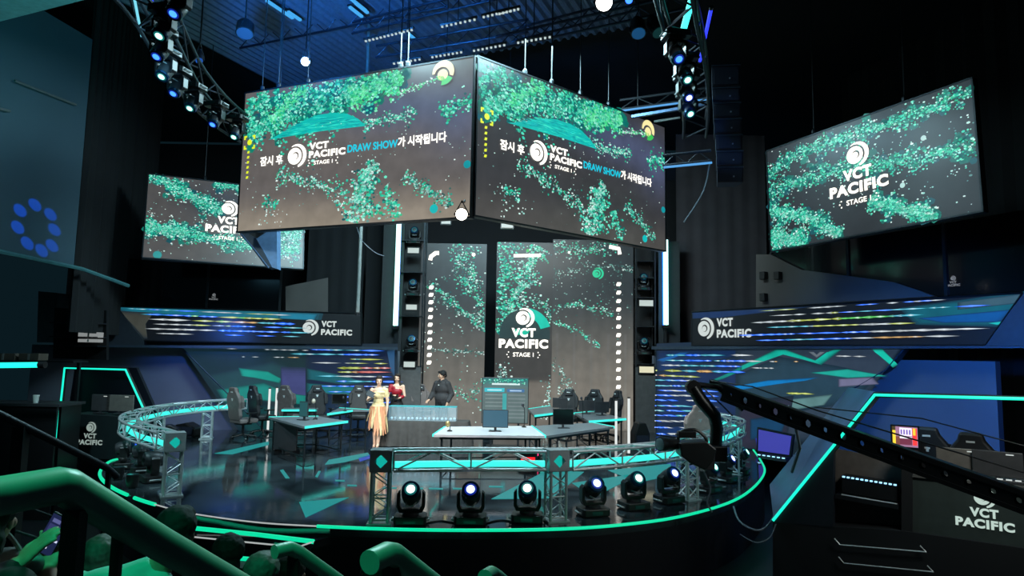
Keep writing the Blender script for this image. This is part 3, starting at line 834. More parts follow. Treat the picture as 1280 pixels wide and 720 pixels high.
sCR, mCR, wCR, hCR = screen('hanging_screen', 'right centre screen hung over the stage, same draw show text on darker background', CRq, 12.0, pa, le)

def swirl_screen(base, kind):
    def paint(cv, W_, H_):
        S = lambda *p: [(a * W_, b * H_) for a, b in p]
        def bg(u, v):
            b = math.exp(-((u - .5) / .3) ** 2 - ((v - .75) / .2) ** 2)
            return mix(base, lin((34, 44, 58)), .7 * b)
        cv.grid(W_, H_, bg, 32, 18); cv.layer()
        UN = [lin((14, 100, 92)), lin((18, 120, 105)), lin((12, 80, 90))]
        if kind == 'R':
            paths = [(S((0, .76), (.12, .85), (.25, .88), (.46, .87), (.76, .86), (1, .90)), .13), (S((0, .60), (.33, .62), (.5, .60), (.68, .52), (1, .50)), .16), (S((0, .40), (.12, .32), (.23, .26), (.40, .03)), .13), (S((.55, .27), (.65, .18), (.83, .02)), .12), (S((0, .15), (.22, .03)), .16)]
        else:
            paths = [(S((0, 1.0), (.19, .84), (.46, .62)), .15), (S((.40, .99), (.62, .95), (1, .85)), .12), (S((.0, .36), (.18, .35), (.25, .33)), .13), (S((.25, .33), (.53, .25), (.97, .23)), .15), (S((.80, .55), (.99, .5)), .5)]
        for p, w_ in paths: cv.swarm(p, w_ * H_ * .75, 170, (.04, .09), UN)
        cv.layer()
        for p, w_ in paths: cv.swarm(p, w_ * H_ * .75, 1300, (.008, .024), TEAL)
        for p, w_ in paths: cv.swarm(p, w_ * H_ * 1.5, 160, (.008, .024), WHITEP)
        cv.swarm(S((0, .5), (1, .5)), 1.0 * H_, 240, (.006, .016), WHITEP)
        cv.layer()
        if kind == 'L': cv.disc(.085 * W_, .045 * H_, .10, lin((50, 150, 150)))
        else: cv.disc(.80 * W_, .66 * H_, .05, lin((190, 220, 215))); cv.disc(.70 * W_, .33 * H_, .05, lin((190, 225, 220)))
    def lets(r, W_, H_):
        mb = MB(); vct(mb, .50 * W_, (.36 if kind == 'R' else .37) * H_, .285 * W_, -.02, True); mb.build('lettering', scrw, r)
    return paint, lets
pa, le = swirl_screen(lin((40, 41, 47)), 'R')
sR_, mR, wR, hR = screen('hanging_screen', 'far right hanging screen with teal particle waves and stacked white title', [(958.5, 189), (1215.5, 97), (1228, 264), (963, 315)], 15.0, pa, le)
pa, le = swirl_screen(lin((82, 80, 79)), 'L')
sL_, mL, wL, hL = screen('hanging_screen', 'far left hanging screen with teal particle waves partly hidden behind the centre screen', [(186, 217), (381, 240.5), (378.5, 336), (177, 322)], 17.0, pa, le)

# ---------------------------------------------------------------- LED back wall in three tall panels
def led_panel(label, q, Y, paint, lets=None):
    P = [at(x, y, Y) for x, y in q]
    x0, x1 = (P[0].x + P[3].x) / 2, (P[1].x + P[2].x) / 2; z1_ = (P[0].z + P[1].z) / 2
    r = thing('led_wall_panel', label, 'led wall', (x0, Y, .0))
    W_, H_ = x1 - x0, z1_
    MB().box((W_ / 2, .14, H_ / 2), (W_, .24, H_)).build('housing', plast, r)
    cv = Canvas(); cv.x1 = W_ - .02; cv.z1 = H_ - .02; paint(cv, W_, H_); cv.build('display', r)
    if lets: lets(r, W_, H_)
    return r, W_, H_
def wall_bg(top, bot, edge=0):
    def bg(u, v):
        c = mix(bot, top, sm(.15, .75, v))
        return tuple(x * (1 + .05 * math.sin(u * 40)) for x in c)
    return bg
Yw = 21.2
def S_(W_, H_): return lambda *p: [(a * W_, b * H_) for a, b in p]
def pw_left(cv, W_, H_):
    cv.grid(W_, H_, wall_bg(lin((56, 62, 66)), lin((116, 112, 104))), 20, 40); cv.layer(); S = S_(W_, H_)
    cv.swarm(S((.55, 1), (.62, .80), (.80, .74)), .45, 260, (.012, .03), TEAL + DTEAL)
    cv.swarm(S((.70, .98), (.85, .75), (1, .55)), .4, 330, (.012, .03), TEAL + WHITEP)
    cv.swarm(S((.12, .78), (.5, .68), (1, .52)), .16, 240, (.014, .032), DTEAL + TEAL)
    cv.swarm(S((.20, .70), (.6, .62), (1, .60)), .12, 110, (.012, .028), DTEAL)
    cv.swarm(S((.1, .42), (.5, .41), (1, .40)), .12, 110, (.012, .028), DTEAL)
    cv.swarm(S((.55, .2), (.8, .16), (1, .25)), .35, 100, (.012, .028), DTEAL + TEAL)
    cv.swarm(S((0, .5), (1, .5)), 3.5, 90, (.010, .026), WHITEP)
def lets_dots(u, n, v0, v1, extra=None):
    def f(r, W_, H_):
        mb = MB(); y = -.02
        for k in range(n):
            z = (v0 + (v1 - v0) * k / (n - 1)) * H_; x = u * W_
            mb.add([(x - .075, y, z - .06), (x + .035, y, z - .06), (x + .075, y, z), (x + .065, y, z + .06), (x - .045, y, z + .06), (x - .075, y, z + .0)], [(0, 1, 2, 3, 4, 5)])
        if extra: extra(mb, W_, H_, y)
        mb.build('pictogram', scrw, r)
    return f
def ex_l(mb, W_, H_, y):
    mb.path([(.14 * W_, y, .905 * H_), (.15 * W_, y, .925 * H_), (.22 * W_, y, .945 * H_), (.27 * W_, y, .945 * H_)], .07, 6)
    mb.lathe([(.06, 0), (.06, .003)], 10, (.80 * W_, y, .94 * H_), (0, 1, 0))
led_panel('left tall LED wall panel with a column of white dashes behind the presenters', [(527, 306), (608.5, 303), (604, 531), (520, 531)], Yw, pw_left, lets_dots(.17, 11, .345, .755, ex_l))
def pw_mid(cv, W_, H_):
    def bg(u, v):
        return mix(lin((112, 106, 98)), mix(lin((66, 64, 62)), lin((42, 48, 52)), sm(.4, .8, v)), sm(.245, .265, v))
    cv.grid(W_, H_, bg, 14, 46); cv.layer(); S = S_(W_, H_)
    cv.swarm(S((.2, 1), (.15, .7), (.1, .5)), .55, 650, (.014, .036), TEAL)
    cv.swarm(S((.75, .98), (.5, .8), (.3, .62)), .45, 650, (.014, .036), TEAL + WHITEP)
    cv.swarm(S((1.0, .55), (.9, .66), (.6, .7)), .25, 130, (.012, .03), TEAL + WHITEP)
    cv.swarm(S((.2, .35), (.0, .2)), .4, 60, (.014, .034), WHITEP); cv.swarm(S((.98, .3), (.92, .05)), .25, 90, (.012, .03), WHITEP)
    cv.layer(); cx, cz = .52 * W_, .50 * H_
    cv.poly([(cx + .80 * math.cos(a), cz + .80 * math.sin(a)) for a in [math.radians(x) for x in range(-10, 191, 10)]], lin((38, 60, 62)))
    cv.layer()
    a_ = [math.radians(x) for x in range(18, 88, 7)]
    cv.poly([(cx + .84 * math.cos(a), cz + .84 * math.sin(a)) for a in a_] + [(cx + .52 * math.cos(a), cz + .56 * math.sin(a)) for a in a_[::-1]], lin((10, 200, 175)))
    cv.poly([(cx - .32, cz - .02), (cx + .08, cz - .02), (cx + .18, cz + .16), (cx - .30, cz + .16)], lin((14, 190, 160)))
def lets_mid(r, W_, H_):
    mb = MB(); vct(mb, .50 * W_, .425 * H_, 1.55, -.02, True)
    mb.path([(.30 * W_, -.02, .925 * H_), (.78 * W_, -.02, .930 * H_)], .055, 6)
    mb.build('lettering', scrw, r)
    mb = MB(); mb.lathe([(.05, 0), (.05, .003)], 10, (.55 * W_, -.02, .955 * H_), (0, 1, 0)); mb.build('pictogram', emi('screen_green', (60, 200, 90), 1), r)
led_panel('middle LED wall panel carrying the large white title', [(620, 306), (690, 300), (690, 531), (618, 531)], Yw + .02, pw_mid, lets_mid)
def pw_right(cv, W_, H_):
    cv.grid(W_, H_, wall_bg(lin((44, 52, 56)), lin((122, 117, 108))), 24, 40); cv.layer(); S = S_(W_, H_)
    cv.swarm(S((0, .98), (.3, .93), (.8, .98)), .35, 330, (.012, .03), TEAL + DTEAL)
    cv.swarm(S((0, .80), (.4, .86), (1, .84)), .25, 180, (.012, .028), DTEAL)
    cv.swarm(S((0, .62), (.3, .66), (.75, .60)), .20, 170, (.012, .028), DTEAL + TEAL)
    cv.swarm(S((0, .56), (.3, .52), (.6, .43)), .14, 150, (.012, .028), DTEAL + TEAL)
    cv.swarm(S((0, .36), (.25, .20), (.35, .10)), .25, 140, (.012, .028), DTEAL + WHITEP)
    cv.swarm(S((0, .7), (1, .7)), 1.2, 120, (.010, .022), DTEAL)
    cv.swarm(S((.12, .22), (.12, .02)), .25, 80, (.012, .028), WHITEP)
    cv.layer()
    for i in range(5): cv.poly([(W_ * (.05 + .21 * i), .05), (W_ * (.08 + .21 * i), .05), (W_ * (.08 + .21 * i), H_ * .5), (W_ * (.05 + .21 * i), H_ * .5)], [lin((140, 136, 126))] * 2 + [lin((90, 90, 88))] * 2)
def ex_r(mb, W_, H_, y):
    mb.path([(.70 * W_, y, .965 * H_), (.82 * W_, y, .955 * H_), (.83 * W_, y, .925 * H_)], .065, 6)
    mb.lathe([(.04, 0), (.04, .003)], 10, (.2 * W_, y, .93 * H_), (0, 1, 0))
r, W_, H_ = led_panel('right tall LED wall panel with a column of white dashes', [(690, 300), (791, 300), (792, 532), (690, 532)], Yw, pw_right, lets_dots(.82, 13, .225, .765, ex_r))
mb = MB(); put_logo(mb, .56 * W_, .82 * H_, .18, -.02); mb.build('emblem', emi('screen_teal_emblem', (20, 205, 150), 1), r)
# ================================================================ FIXTURES AND RIG
def resample(pts, n):
    pts = [Vector(p) for p in pts]; seg = [(pts[i + 1] - pts[i]).length for i in range(len(pts) - 1)]; T = sum(seg); out = []
    for k in range(n + 1):
        t = T * k / n; i = 0
        while i < len(seg) - 1 and t > seg[i]: t -= seg[i]; i += 1
        out.append(pts[i].lerp(pts[i + 1], min(1, t / seg[i])))
    return out, T
def truss_span(label, pts, hgt=.29, dep=.29, ztop=.98, led=True, m=None, cell=.42, r=.022, cat='truss', group=None, flat=None, tube=None):
    """box truss along a ground path; pts = centre line"""
    m = m or alu
    base = Vector((pts[0][0], pts[0][1], 0)); P = [Vector((p[0], p[1], 0)) - base for p in pts]
    _, T = resample(P, 2); n = max(2, int(T / cell)); Q, T = resample(P, n)
    nr = []
    for i in range(n + 1):
        d = (Q[min(i + 1, n)] - Q[max(i - 1, 0)]).normalized(); nr.append(Vector((-d.y, d.x, 0)))
    root = thing('truss_span', label, cat, (base.x, base.y, ztop - hgt), 0, group)
    off = lambda i, s, z: Q[i] + nr[i] * s * dep / 2 + Vector((0, 0, z))
    for s in (-1, 1):
        for z in (r, hgt - r):
            MB().path([off(i, s, z) for i in range(n + 1)], r, 8).build('chord', m, root, True)
    rb = r * .55
    def zig(f, g, nm='brace'):
        pp = [(f(i) if i % 2 == 0 else g(i)) for i in range(n + 1)]
        MB().path(pp, rb, 6).build(nm, m, root)
    for s in (-1, 1): zig(lambda i: off(i, s, r), lambda i: off(i, s, hgt - r))
    if led:
        for i in range(0, n + 1, 2):
            for s in (-1, 1): MB().tube(off(i, s, r), off(i, s, hgt - r), rb, n=6).build('upright', m, root, True)
    zig(lambda i: off(i, -1, hgt - r), lambda i: off(i, 1, hgt - r)); zig(lambda i: off(i, 1, r), lambda i: off(i, -1, r))
    if led:
        MB().path([Q[i] + Vector((0, 0, .085)) for i in range(n + 1)], .045, 8).build('led_tube', tube or cyan_soft, root, True)
    return root
def truss_tower(label, x, y, rz, h=.98, w=.27, block=True, m=None):
    m = m or alu
    root = thing('truss_tower', label, 'truss', (x, y, 0), rz)
    MB().box((0, 0, .012), (w + .05, w + .05, .022)).build('base_plate', m, root)
    bh = .29 if block else 0; hh = h - bh; a = w / 2 - .022
    for sx in (-1, 1):
        for sy in (-1, 1): MB().tube((sx * a, sy * a, .02), (sx * a, sy * a, hh), .022).build('chord', m, root, True)
    n = 5
    for ax in range(4):
        pts = []
        for i in range(n):
            z = .05 + (hh - .08) * i / (n - 1); s = a if i % 2 else -a
            pts.append({0: (s, -a, z), 1: (s, a, z), 2: (-a, s, z), 3: (a, s, z)}[ax])
        MB().path(pts, .012, 6).build('brace', m, root)
    mb = MB(); q = [(-a, -a), (a, -a), (a, a), (-a, a), (-a, -a)]
    for z in (.06, hh * .5): MB().path([(x_, y_, z) for x_, y_ in q], .012, 6).build('rung', m, root)
    if block:
        b = w / 2 + .012; c = hh + bh / 2; hz = bh / 2
        mb = MB()
        for R in (Matrix.Identity(3), Matrix.Rotation(PI / 2, 3, 'Z'), Matrix.Rotation(PI, 3, 'Z'), Matrix.Rotation(-PI / 2, 3, 'Z')):
            out = [(-b, -hz), (0, -hz), (b, -hz), (b, 0), (b, hz), (0, hz), (-b, hz), (-b, 0)]
            dd = .62; inn = [(-b * dd * .5, -hz * dd * .5), (0, -hz * dd), (b * dd * .5, -hz * dd * .5), (b * dd, 0), (b * dd * .5, hz * dd * .5), (0, hz * dd), (-b * dd * .5, hz * dd * .5), (-b * dd, 0)]
            vs = [R @ Vector((p[0], -b, p[1])) + Vector((0, 0, c)) for p in out + inn]
            mb.add(vs, [(i, (i + 1) % 8, 8 + (i + 1) % 8, 8 + i) for i in range(8)])
        mb.box((0, 0, c + hz - .006), (2 * b, 2 * b, .012)); mb.box((0, 0, c - hz + .006), (2 * b, 2 * b, .012))
        mb.build('corner_block', mat('block_metal', (160, 170, 172), .4, .3), root)
        MB().box((0, 0, c - .03), (b * .9, b * .9, hz * 1.1)).build('led_core', emi('led_core_cyan', (20, 190, 175), .8), root)
    return root

MH = {}
def moving_head(label, loc, rz, tilt=35, hang=False, col=(235, 255, 250), k=2.6, scale=1.0, group=None, halo=(20, 90, 90)):
    """tilt: degrees the lens is raised above horizontal; faces local -y"""
    key = (tilt, hang, col)
    M = Matrix.Translation(loc) @ Matrix.Rotation(rz, 4, 'Z') @ Matrix.Scale(scale, 4)
    if key in MH: return dup(MH[key], M=M, label=label, group=group)
    r = thing('moving_head_light', label, 'stage light', M=M, group=group); sg = -1 if hang else 1
    R = Matrix.Diagonal((1, 1, sg))
    hc = Vector((0, 0, .385 * sg))
    mb = MB(); mb.prism([(-.215, -.13), (-.18, -.175), (.18, -.175), (.215, -.13), (.215, .13), (.18, .175), (-.18, .175), (-.215, .13)], .105 * sg, z0=.012 * sg)
    mb.build('base', plast, r, bevel=.012)
    MB().box((0, -.178, .06 * sg), (.16, .008, .05)).build('control_display', mat('control_panel', (30, 70, 66), .2), r)
    for sx in (-1, 1):
        MB().path([(sx * .21, -.08, .05 * sg), (sx * .245, -.08, .06 * sg), (sx * .245, .08, .06 * sg), (sx * .21, .08, .05 * sg)], .014, 6).build('carry_handle', mat('grey_handle', (150, 155, 155), .4), r, True)
    MB().lathe([(.11, .0), (.11, .04)], 20, (0, 0, .115 * sg if not hang else -.155)).build('turntable', plast2, r, True)
    yk = MB(); pr = [(-.19, .40), (-.19, .22), (-.155, .15), (.155, .15), (.19, .22), (.19, .40), (.15, .44), (.145, .24), (.12, .20), (-.12, .20), (-.145, .24), (-.15, .44)]
    yk.slab([(x, z * sg) for x, z in pr], -.065, .065); yk.build('yoke', plast, r, bevel=.008)
    t = math.radians(tilt); ax = Vector((0, -math.cos(t), math.sin(t)))
    MB().lathe([(.07, -.17), (.105, -.155), (.128, -.09), (.132, .0), (.128, .07), (.115, .13), (.105, .165)], 22, hc, ax).build('head', plast2, r, True)
    MB().lathe([(.118, .120), (.126, .135), (.118, .17), (.10, .172)], 22, hc, ax).build('lens_ring', mat('lens_ring_teal', (16, 60, 90), .2, .6), r, True)
    MB().lathe([(.104, .160), (.09, .170), (.062, .178), (.060, .178)], 20, hc, ax).build('front_glass', emi('lens_glass_%s' % ('blue' if col[0] < 200 and col[2] == 255 else 'teal'), (16, 40, 160) if col[0] < 200 and col[2] == 255 else (20, 110, 110), .8), r, True)
    MB().lathe([(.062, .170), (.055, .182), (.03, .190), (.01, .192)], 20, hc, ax).build('lens', emi('lens_' + '_'.join(map(str, col)), col, k), r, True)
    MB().path([hc + Vector((-.07, -.14 * math.cos(t) + .06, -.10 * sg)), hc + Vector((-.04, -.17, -.12 * sg)), hc + Vector((.04, -.17, -.12 * sg)), hc + Vector((.07, -.14 * math.cos(t) + .06, -.10 * sg))], .012, 6).build('head_handle', MATS['grey_handle'], r, True)
    MH[key] = r
    return r

# ---- trusses on the stage
C_ = (-1.5, 16.0)
def TP(px, py, z=.98, dy=.14):
    p = G(px, py, z); v = Vector((C_[0], C_[1], 0)) - Vector((p.x, p.y, 0)); v.normalize(); return (p.x + v.x * dy, p.y + v.y * dy)
tA = TP(475, 563); tB = TP(700, 563); tC = TP(868, 549); 
span1 = [(tA[0] + .16, tA[1]), TP(575, 562.5), TP(640, 562.5), (tB[0] - .16, tB[1])]
truss_span('straight near truss span glowing cyan between the two front corner towers', catmull([(x, y, 0) for x, y in span1], 5))
span2 = [(tB[0] + .16, tB[1] + .02), TP(780, 559), TP(830, 555), TP(868, 549), TP(905, 538)]
truss_span('curved truss span glowing cyan from the second front tower to the crane', catmull([(x, y, 0) for x, y in span2], 5))
span3 = [TP(905, 538), TP(922, 532), TP(931, 527), TP(929, 523), TP(917, 519), TP(900, 516), TP(880, 514.5)]
truss_span('far right curved truss end glowing cyan behind the camera crane', catmull([(x, y, 0) for x, y in span3], 5))
truss_tower('truss tower with cyan corner block at the left end of the near span', *tA, .08)
truss_tower('truss tower with cyan corner block between the two near spans', *tB, .30)
truss_tower('truss tower under the crane camera', *TP(868, 549), .6, h=.70, block=False)
truss_tower('slim truss leg at the far right bend of the truss', *TP(929, 531), .9, h=.70, block=False, w=.2)
lA = TP(208, 541)
lspan = [(lA[0] - .17, lA[1] + .08), TP(185, 536), TP(165, 531), TP(152, 525), TP(150, 520), TP(160, 514), TP(190, 507), TP(225, 502.5), TP(262, 499.5), TP(300, 497.5)]
truss_span('long curved truss glowing cyan round the left side of the stage', catmull([(x, y, 0) for x, y in lspan], 5))
truss_tower('truss tower with cyan corner block at the front end of the left arc', *lA, .55)
truss_tower('truss leg under the back of the left arc', *TP(255, 500), .3, h=.70, block=False)
truss_tower('truss leg half hidden under the middle of the left arc', *TP(193, 507), .3, h=.70, block=False, w=.22)

# ---- lights standing on the stage rim
CW = (235, 255, 250); BW = (190, 215, 255); TW = (170, 255, 235)
row = [(513, 657, 4, 33, CW, 'nearest the left front truss tower'), (588, 657, 0, 33, BW, 'second from the left front tower, lens bluish'), (659, 655, -4, 33, CW, 'just left of the second front truss tower'),
       (741, 647, 16, 33, BW, 'just right of the second front truss tower'), (792, 639, 22, 33, CW, 'before the curved span, nearest the crane camera'), (836, 631, 28, 33, BW, 'directly left of the tower under the crane')]
for px, py, a, t, c, lb in row:
    moving_head('black moving head light on the stage rim ' + lb, G(px, py - 3), math.radians(a), t, False, c, group='moving head lights on the front rim')
for px, py, a, c, lb in ((886, 615, 40, TW, 'behind the crane mount'), (908, 602, 50, BW, 'with blue lens right of the crane mount'), (926, 592, 60, TW, 'farthest right by the slim truss leg')):
    moving_head('black moving head light on the right rim ' + lb, G(px, py), math.radians(a), 33, False, c, group='moving head lights on the right rim', scale=.92)
for px, py, a, t, c, lb in ((155, 585, -70, 10, BW, 'nearest the left neon booth'), (176, 590, -60, 10, TW, 'between the two others there'), (190, 602, -50, -5, TW, 'closest to the left truss tower')):
    moving_head('black moving head light under the left truss arc ' + lb, G(px, py), math.radians(a + 180), t, False, (30, 60, 70) if c == TW else (40, 110, 255), group='moving head lights under the left arc', k=1.0)
for px, py, lb in ((147, 600, 'behind the rim neon'), (165, 610, 'nearest the rim neon gap')):
    p = G(px, py); o = thing('par_light', 'small dark par light on the left rim ' + lb, 'stage light', p, .5)
    MB().lathe([(.08, 0), (.10, .10), (.10, .2)], 14, (0, 0, .02)).build('housing', plast, o, True)
    MB().lathe([(.085, 0), (.085, .01)], 14, (0, 0, .215)).build('lens', mat('par_lens', (40, 80, 85), .1, .5), o, True)
# cable along the front rim between the lights
MB().path(catmull([G(525, 656) + Vector((0, 0, .01)), G(550, 652) + Vector((0, 0, .01)), G(575, 655) + Vector((0, 0, .01)), G(600, 656) + Vector((0, 0, .01)), G(625, 651) + Vector((0, 0, .01)), G(648, 654) + Vector((0, 0, .01))], 5), .01, 6).build('power_cable', plast, None, True)
tag(bpy.data.objects['power_cable'], 'black power cable linking the front rim lights', 'cable')

# ---- overhead ring truss, left and right arcs, with hung lights
rigm = mat('rig_steel', (60, 63, 70), .45, .7)
ZR = 7.3
lp = [G(x, y, ZR) for x, y in ((150, -60), (190, -10), (215, 40), (235, 78), (262, 112), (290, 138), (320, 158), (352, 178))]
truss_span('curved overhead truss carrying lights in the upper left', catmull(lp, 4), .45, .45, ZR, False, rigm, .6, .028)
rp = [G(x, y, ZR) for x, y in ((838, -60), (850, 0), (862, 50), (868, 90), (870, 120), (868, 148))]
truss_span('curved overhead truss carrying lights right of the centre screens', catmull(rp, 4), .45, .45, ZR, False, rigm, .6, .028)
BL = (60, 130, 255)
Ls = [(225, 0, BL, 'highest, at the top edge'), (207, 30, TW, 'second from the top'), (203, 58, BL, 'third from the top, lens blue'), (209, 85, TW, 'fourth from the top'), (223, 108, BL, 'fifth from the top'), (243, 128, TW, 'sixth from the top'), (271, 150, BL, 'next to last'), (297, 167, TW, 'lowest, beside the left centre screen')]
for px, py, c, lb in Ls:
    p = G(px, py - 22, ZR - .45); moving_head('moving head light hung in the upper left truss, ' + lb, p, math.radians(-14), -58, True, c, k=2.5, group='hung lights of the upper left truss', scale=.85)
Rs = [(845, 60, BL, 'highest, above the centre screens'), (856, 88, TW, 'second from the top'), (858, 112, BW, 'third from the top'), (860, 134, TW, 'lowest')]
for px, py, c, lb in Rs:
    p = G(px, py - 20, ZR - .45); moving_head('moving head light hung in the right truss, ' + lb, p, math.radians(10), -50, True, c, k=2.5, group='hung lights of the right truss', scale=.85)
def led_bar(label, a, b, r, m, cap=True, group=None):
    d = b - a; o = thing('led_tube_light', label, 'led tube', a, 0, group)
    MB().tube((0, 0, 0), d, r, n=10).build('tube', m, o, True)
    dn = d.normalized()
    for q, s in ((Vector((0, 0, 0)), -1), (d, 1)): MB().tube(q, q + dn * s * r * 2.2, r * 1.25, n=10).build('end_cap', plast, o, True)
    return o
blue = emi('blue_tube', (40, 50, 255), 2.2); teal_t = emi('teal_tube', (60, 235, 225), 2.6); pale_t = emi('pale_teal_tube', (120, 215, 235), 1.1)
led_bar('thin pale teal light tube high on the upper left truss', G(166, -12, 7.0), G(177, 45, 7.0), .018, pale_t)
led_bar('short blue light tube at the top edge of the upper left truss', G(186, -14, 7.2), G(190, 7, 7.2), .03, blue)
led_bar('teal light tube hanging at the top of the right truss', G(868, -12, 7.3), G(854, 38, 7.3), .05, teal_t)
led_bar('blue light tube right of the teal tube on the right truss', G(889, 11, 7.3), G(875, 76, 7.3), .025, blue)
def par_can(label, p, aim, r, L, lens, k):
    o = thing('par_can', label, 'stage light', p); ax = Vector(aim).normalized()
    MB().lathe([(r * .6, -L), (r, -L * .7), (r, 0), (r * 1.05, .02)], 18, (0, 0, 0), ax).build('housing', plast, o, True)
    MB().lathe([(r * .92, .005), (r * .9, .03)], 18, (0, 0, 0), ax).build('lens', emi('par_' + '_'.join(map(str, lens)) + str(int(k)), lens, k), o, True)
    a, b = frame(ax)
    MB().path([a * r * 1.1, a * r * 1.1 - ax * L * .3, Vector((0, 0, L * 1.1)), -a * r * 1.1 - ax * L * .3, -a * r * 1.1], .015, 6).build('yoke', steel, o)
    if p.z > 6: MB().tube((0, 0, L * 1.05), (0, 0, 11.4 - p.z), .014, n=6).build('drop_rod', steel, o)
    else: MB().path([(0, 0, L), (0, .55, L + .12), (.02, .75, L + .30)], .02, 6).build('bracket_arm', steel, o)
    return o
toc = lambda p: (-p.x * .3, -p.y, CAMH - p.z)
p = G(306, 41, 8.6); par_can('wide blue lit par fixture with spoked face above the left centre screen', p, (.1, -.35, -1), .17, .3, (20, 70, 150), .8)
p = G(798, 41, 8.4); par_can('round blue ringed par fixture above the right centre screen', p, (0, -.5, -1), .14, .4, (20, 80, 130), .7)
p = G(823, 40, 8.4); par_can('tilted dark par fixture beside the blue ringed one', p, (.3, -.5, -1), .13, .42, (20, 70, 70), .4)
p = G(249, 75, 7.6); par_can('slim blue lit fixture inside the upper left truss', p, (.3, -.6, -1), .07, .3, (30, 90, 190), .9)
for px, py, z, r, lb, c in ((755, 3, 8.6, .16, 'dazzling round spotlight at the top edge above the right centre screen', (255, 255, 250)), (382, 77, 8.6, .10, 'dazzling white spotlight above the left centre screen', (255, 255, 235))):
    p = G(px, py, z); par_can(lb, p, toc(p), r, .3, c, 9)
p = G(786, 0, 8.6); par_can('blue spotlight beside the dazzling one at the top edge', p, toc(p), .07, .2, (40, 90, 255), 5)
p = at(577, 268, 11.4); par_can('bright warm spotlight under the corner of the centre screens', p, toc(p), .11, .22, (255, 245, 225), 10)

# straight rig beams on the right and the hall
def beam(label, a, b, w, h, m, name='rig_beam', cat='beam'):
    d = b - a; L = d.length; o = thing(name, label, cat, a)
    R = d.to_track_quat('X', 'Z').to_matrix()
    MB().box(R @ Vector((L / 2, 0, 0)), (L, w, h), R).build('beam', m, o)
    return o
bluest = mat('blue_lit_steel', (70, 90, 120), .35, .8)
for lb, a, b, z in (('upper crossbeam between the centre screen and the right truss', (785, 137), (888, 123), 8.0), ('lower crossbeam edge between the centre screen and the right truss', (790, 146), (885, 130), 7.7)):
    o = beam(lb, G(*a, z), G(*b, z), .08, .06, bluest)
    MB().box((0, 0, 0), (.01, .01, .01)).build('bracket', bluest, o)
def flat_truss(label, a, b, h, m=rigm, led=None):
    o = thing('rig_ladder', label, 'truss', a); d = b - a; n = max(4, int(d.length / .35))
    up = Vector((0, 0, h))
    MB().tube((0, 0, 0), d, .03).build('chord', m, o, True); MB().tube(up, up + d, .03).build('chord', m, o, True)
    MB().path([d * i / n + (up if i % 2 else Vector()) for i in range(n + 1)], .015, 6).build('brace', m, o)
    if led: MB().tube(Vector((0, -.05, -.05)), d + Vector((0, -.05, -.05)), .022).build('light_strip', led, o)
    return o
ledb = emi('blue_white_strip', (90, 170, 240), .9)
flat_truss('ladder truss with blue strip behind the right truss, upper one', G(775, 137, 7.9), G(886, 122, 7.9), .22, rigm, ledb)
flat_truss('ladder truss with blue strip behind the right truss, lower one', G(829, 207, 6.0), G(889, 201, 6.0), .2, rigm, ledb)
a = G(818, 152, 7.6); b = G(850, 147, 7.6); beam('small pale bar under the upper ladder truss', a, b, .05, .04, mat('pale_bar', (150, 150, 150), .5))
mb = MB(); p0 = G(888, 203, 6.0); p1 = at(879, 240, p0.y); p2 = at(855, 278, p0.y)
o = MB().path(catmull([p0, p1, p2], 6), .018, 6).build('hanging_cable', mat('grey_cable', (90, 100, 112), .5), None, True); tag(o, 'grey cable drooping from the lower ladder truss', 'cable')
o = MB().path(catmull([at(446, 284, 13.5), at(452, 300, 13.5), at(468, 315, 13.5), at(480, 320, 13.6)], 6), .008, 6).build('hanging_cable', MATS['grey_cable'], None, True); tag(o, 'thin cable drooping under the left centre screen', 'cable')

# speaker line array
la = at(907, 82, 12.5)
prev = None
pxs = [(890, 925, 81, 108), (891, 925, 109, 127), (892, 926, 128, 147), (893, 927, 148, 167), (895, 928, 168, 187), (896, 929, 188, 207), (897, 929, 208, 228)]
words = ['topmost, tallest', 'second from the top', 'third from the top', 'middle', 'fifth from the top', 'next to lowest', 'lowest']
for (xa, xb, ya, yb), wd in zip(pxs, words):
    a = at(xa, ya, 12.5); b = at(xb, yb, 12.5); W_ = b.x - a.x; H_ = a.z - b.z
    o = thing('line_array_speaker', 'black line array speaker hung right of the centre screens, ' + wd, 'speaker', (a.x + W_ / 2, 12.5, b.z), -.12, 'line array speakers')
    mb = MB(); mb.prism([(-W_ / 2, 0), (W_ / 2, 0), (W_ * .38, .4), (-W_ * .38, .4)], H_ - .015); mb.build('cabinet', mat('speaker_black', (24, 30, 44), .5), o, bevel=.008)
    MB().box((0, -.012, H_ / 2 - .01), (W_ * .86, .012, H_ * .80)).build('grille', mat('grille', (28, 36, 52), .6, .3, bump=.4, scale=60), o)
    MB().box((0, -.02, H_ - .012), (W_, .02, .016)).build('front_edge', mat('edge_lit_steel', (96, 112, 135), .35, .8), o)
    MB().lathe([(.016, 0), (.016, .01)], 10, (W_ * .12, -.03, H_ * .35), (0, 1, 0)).build('badge', mat('badge', (170, 180, 200), .3, .6), o)
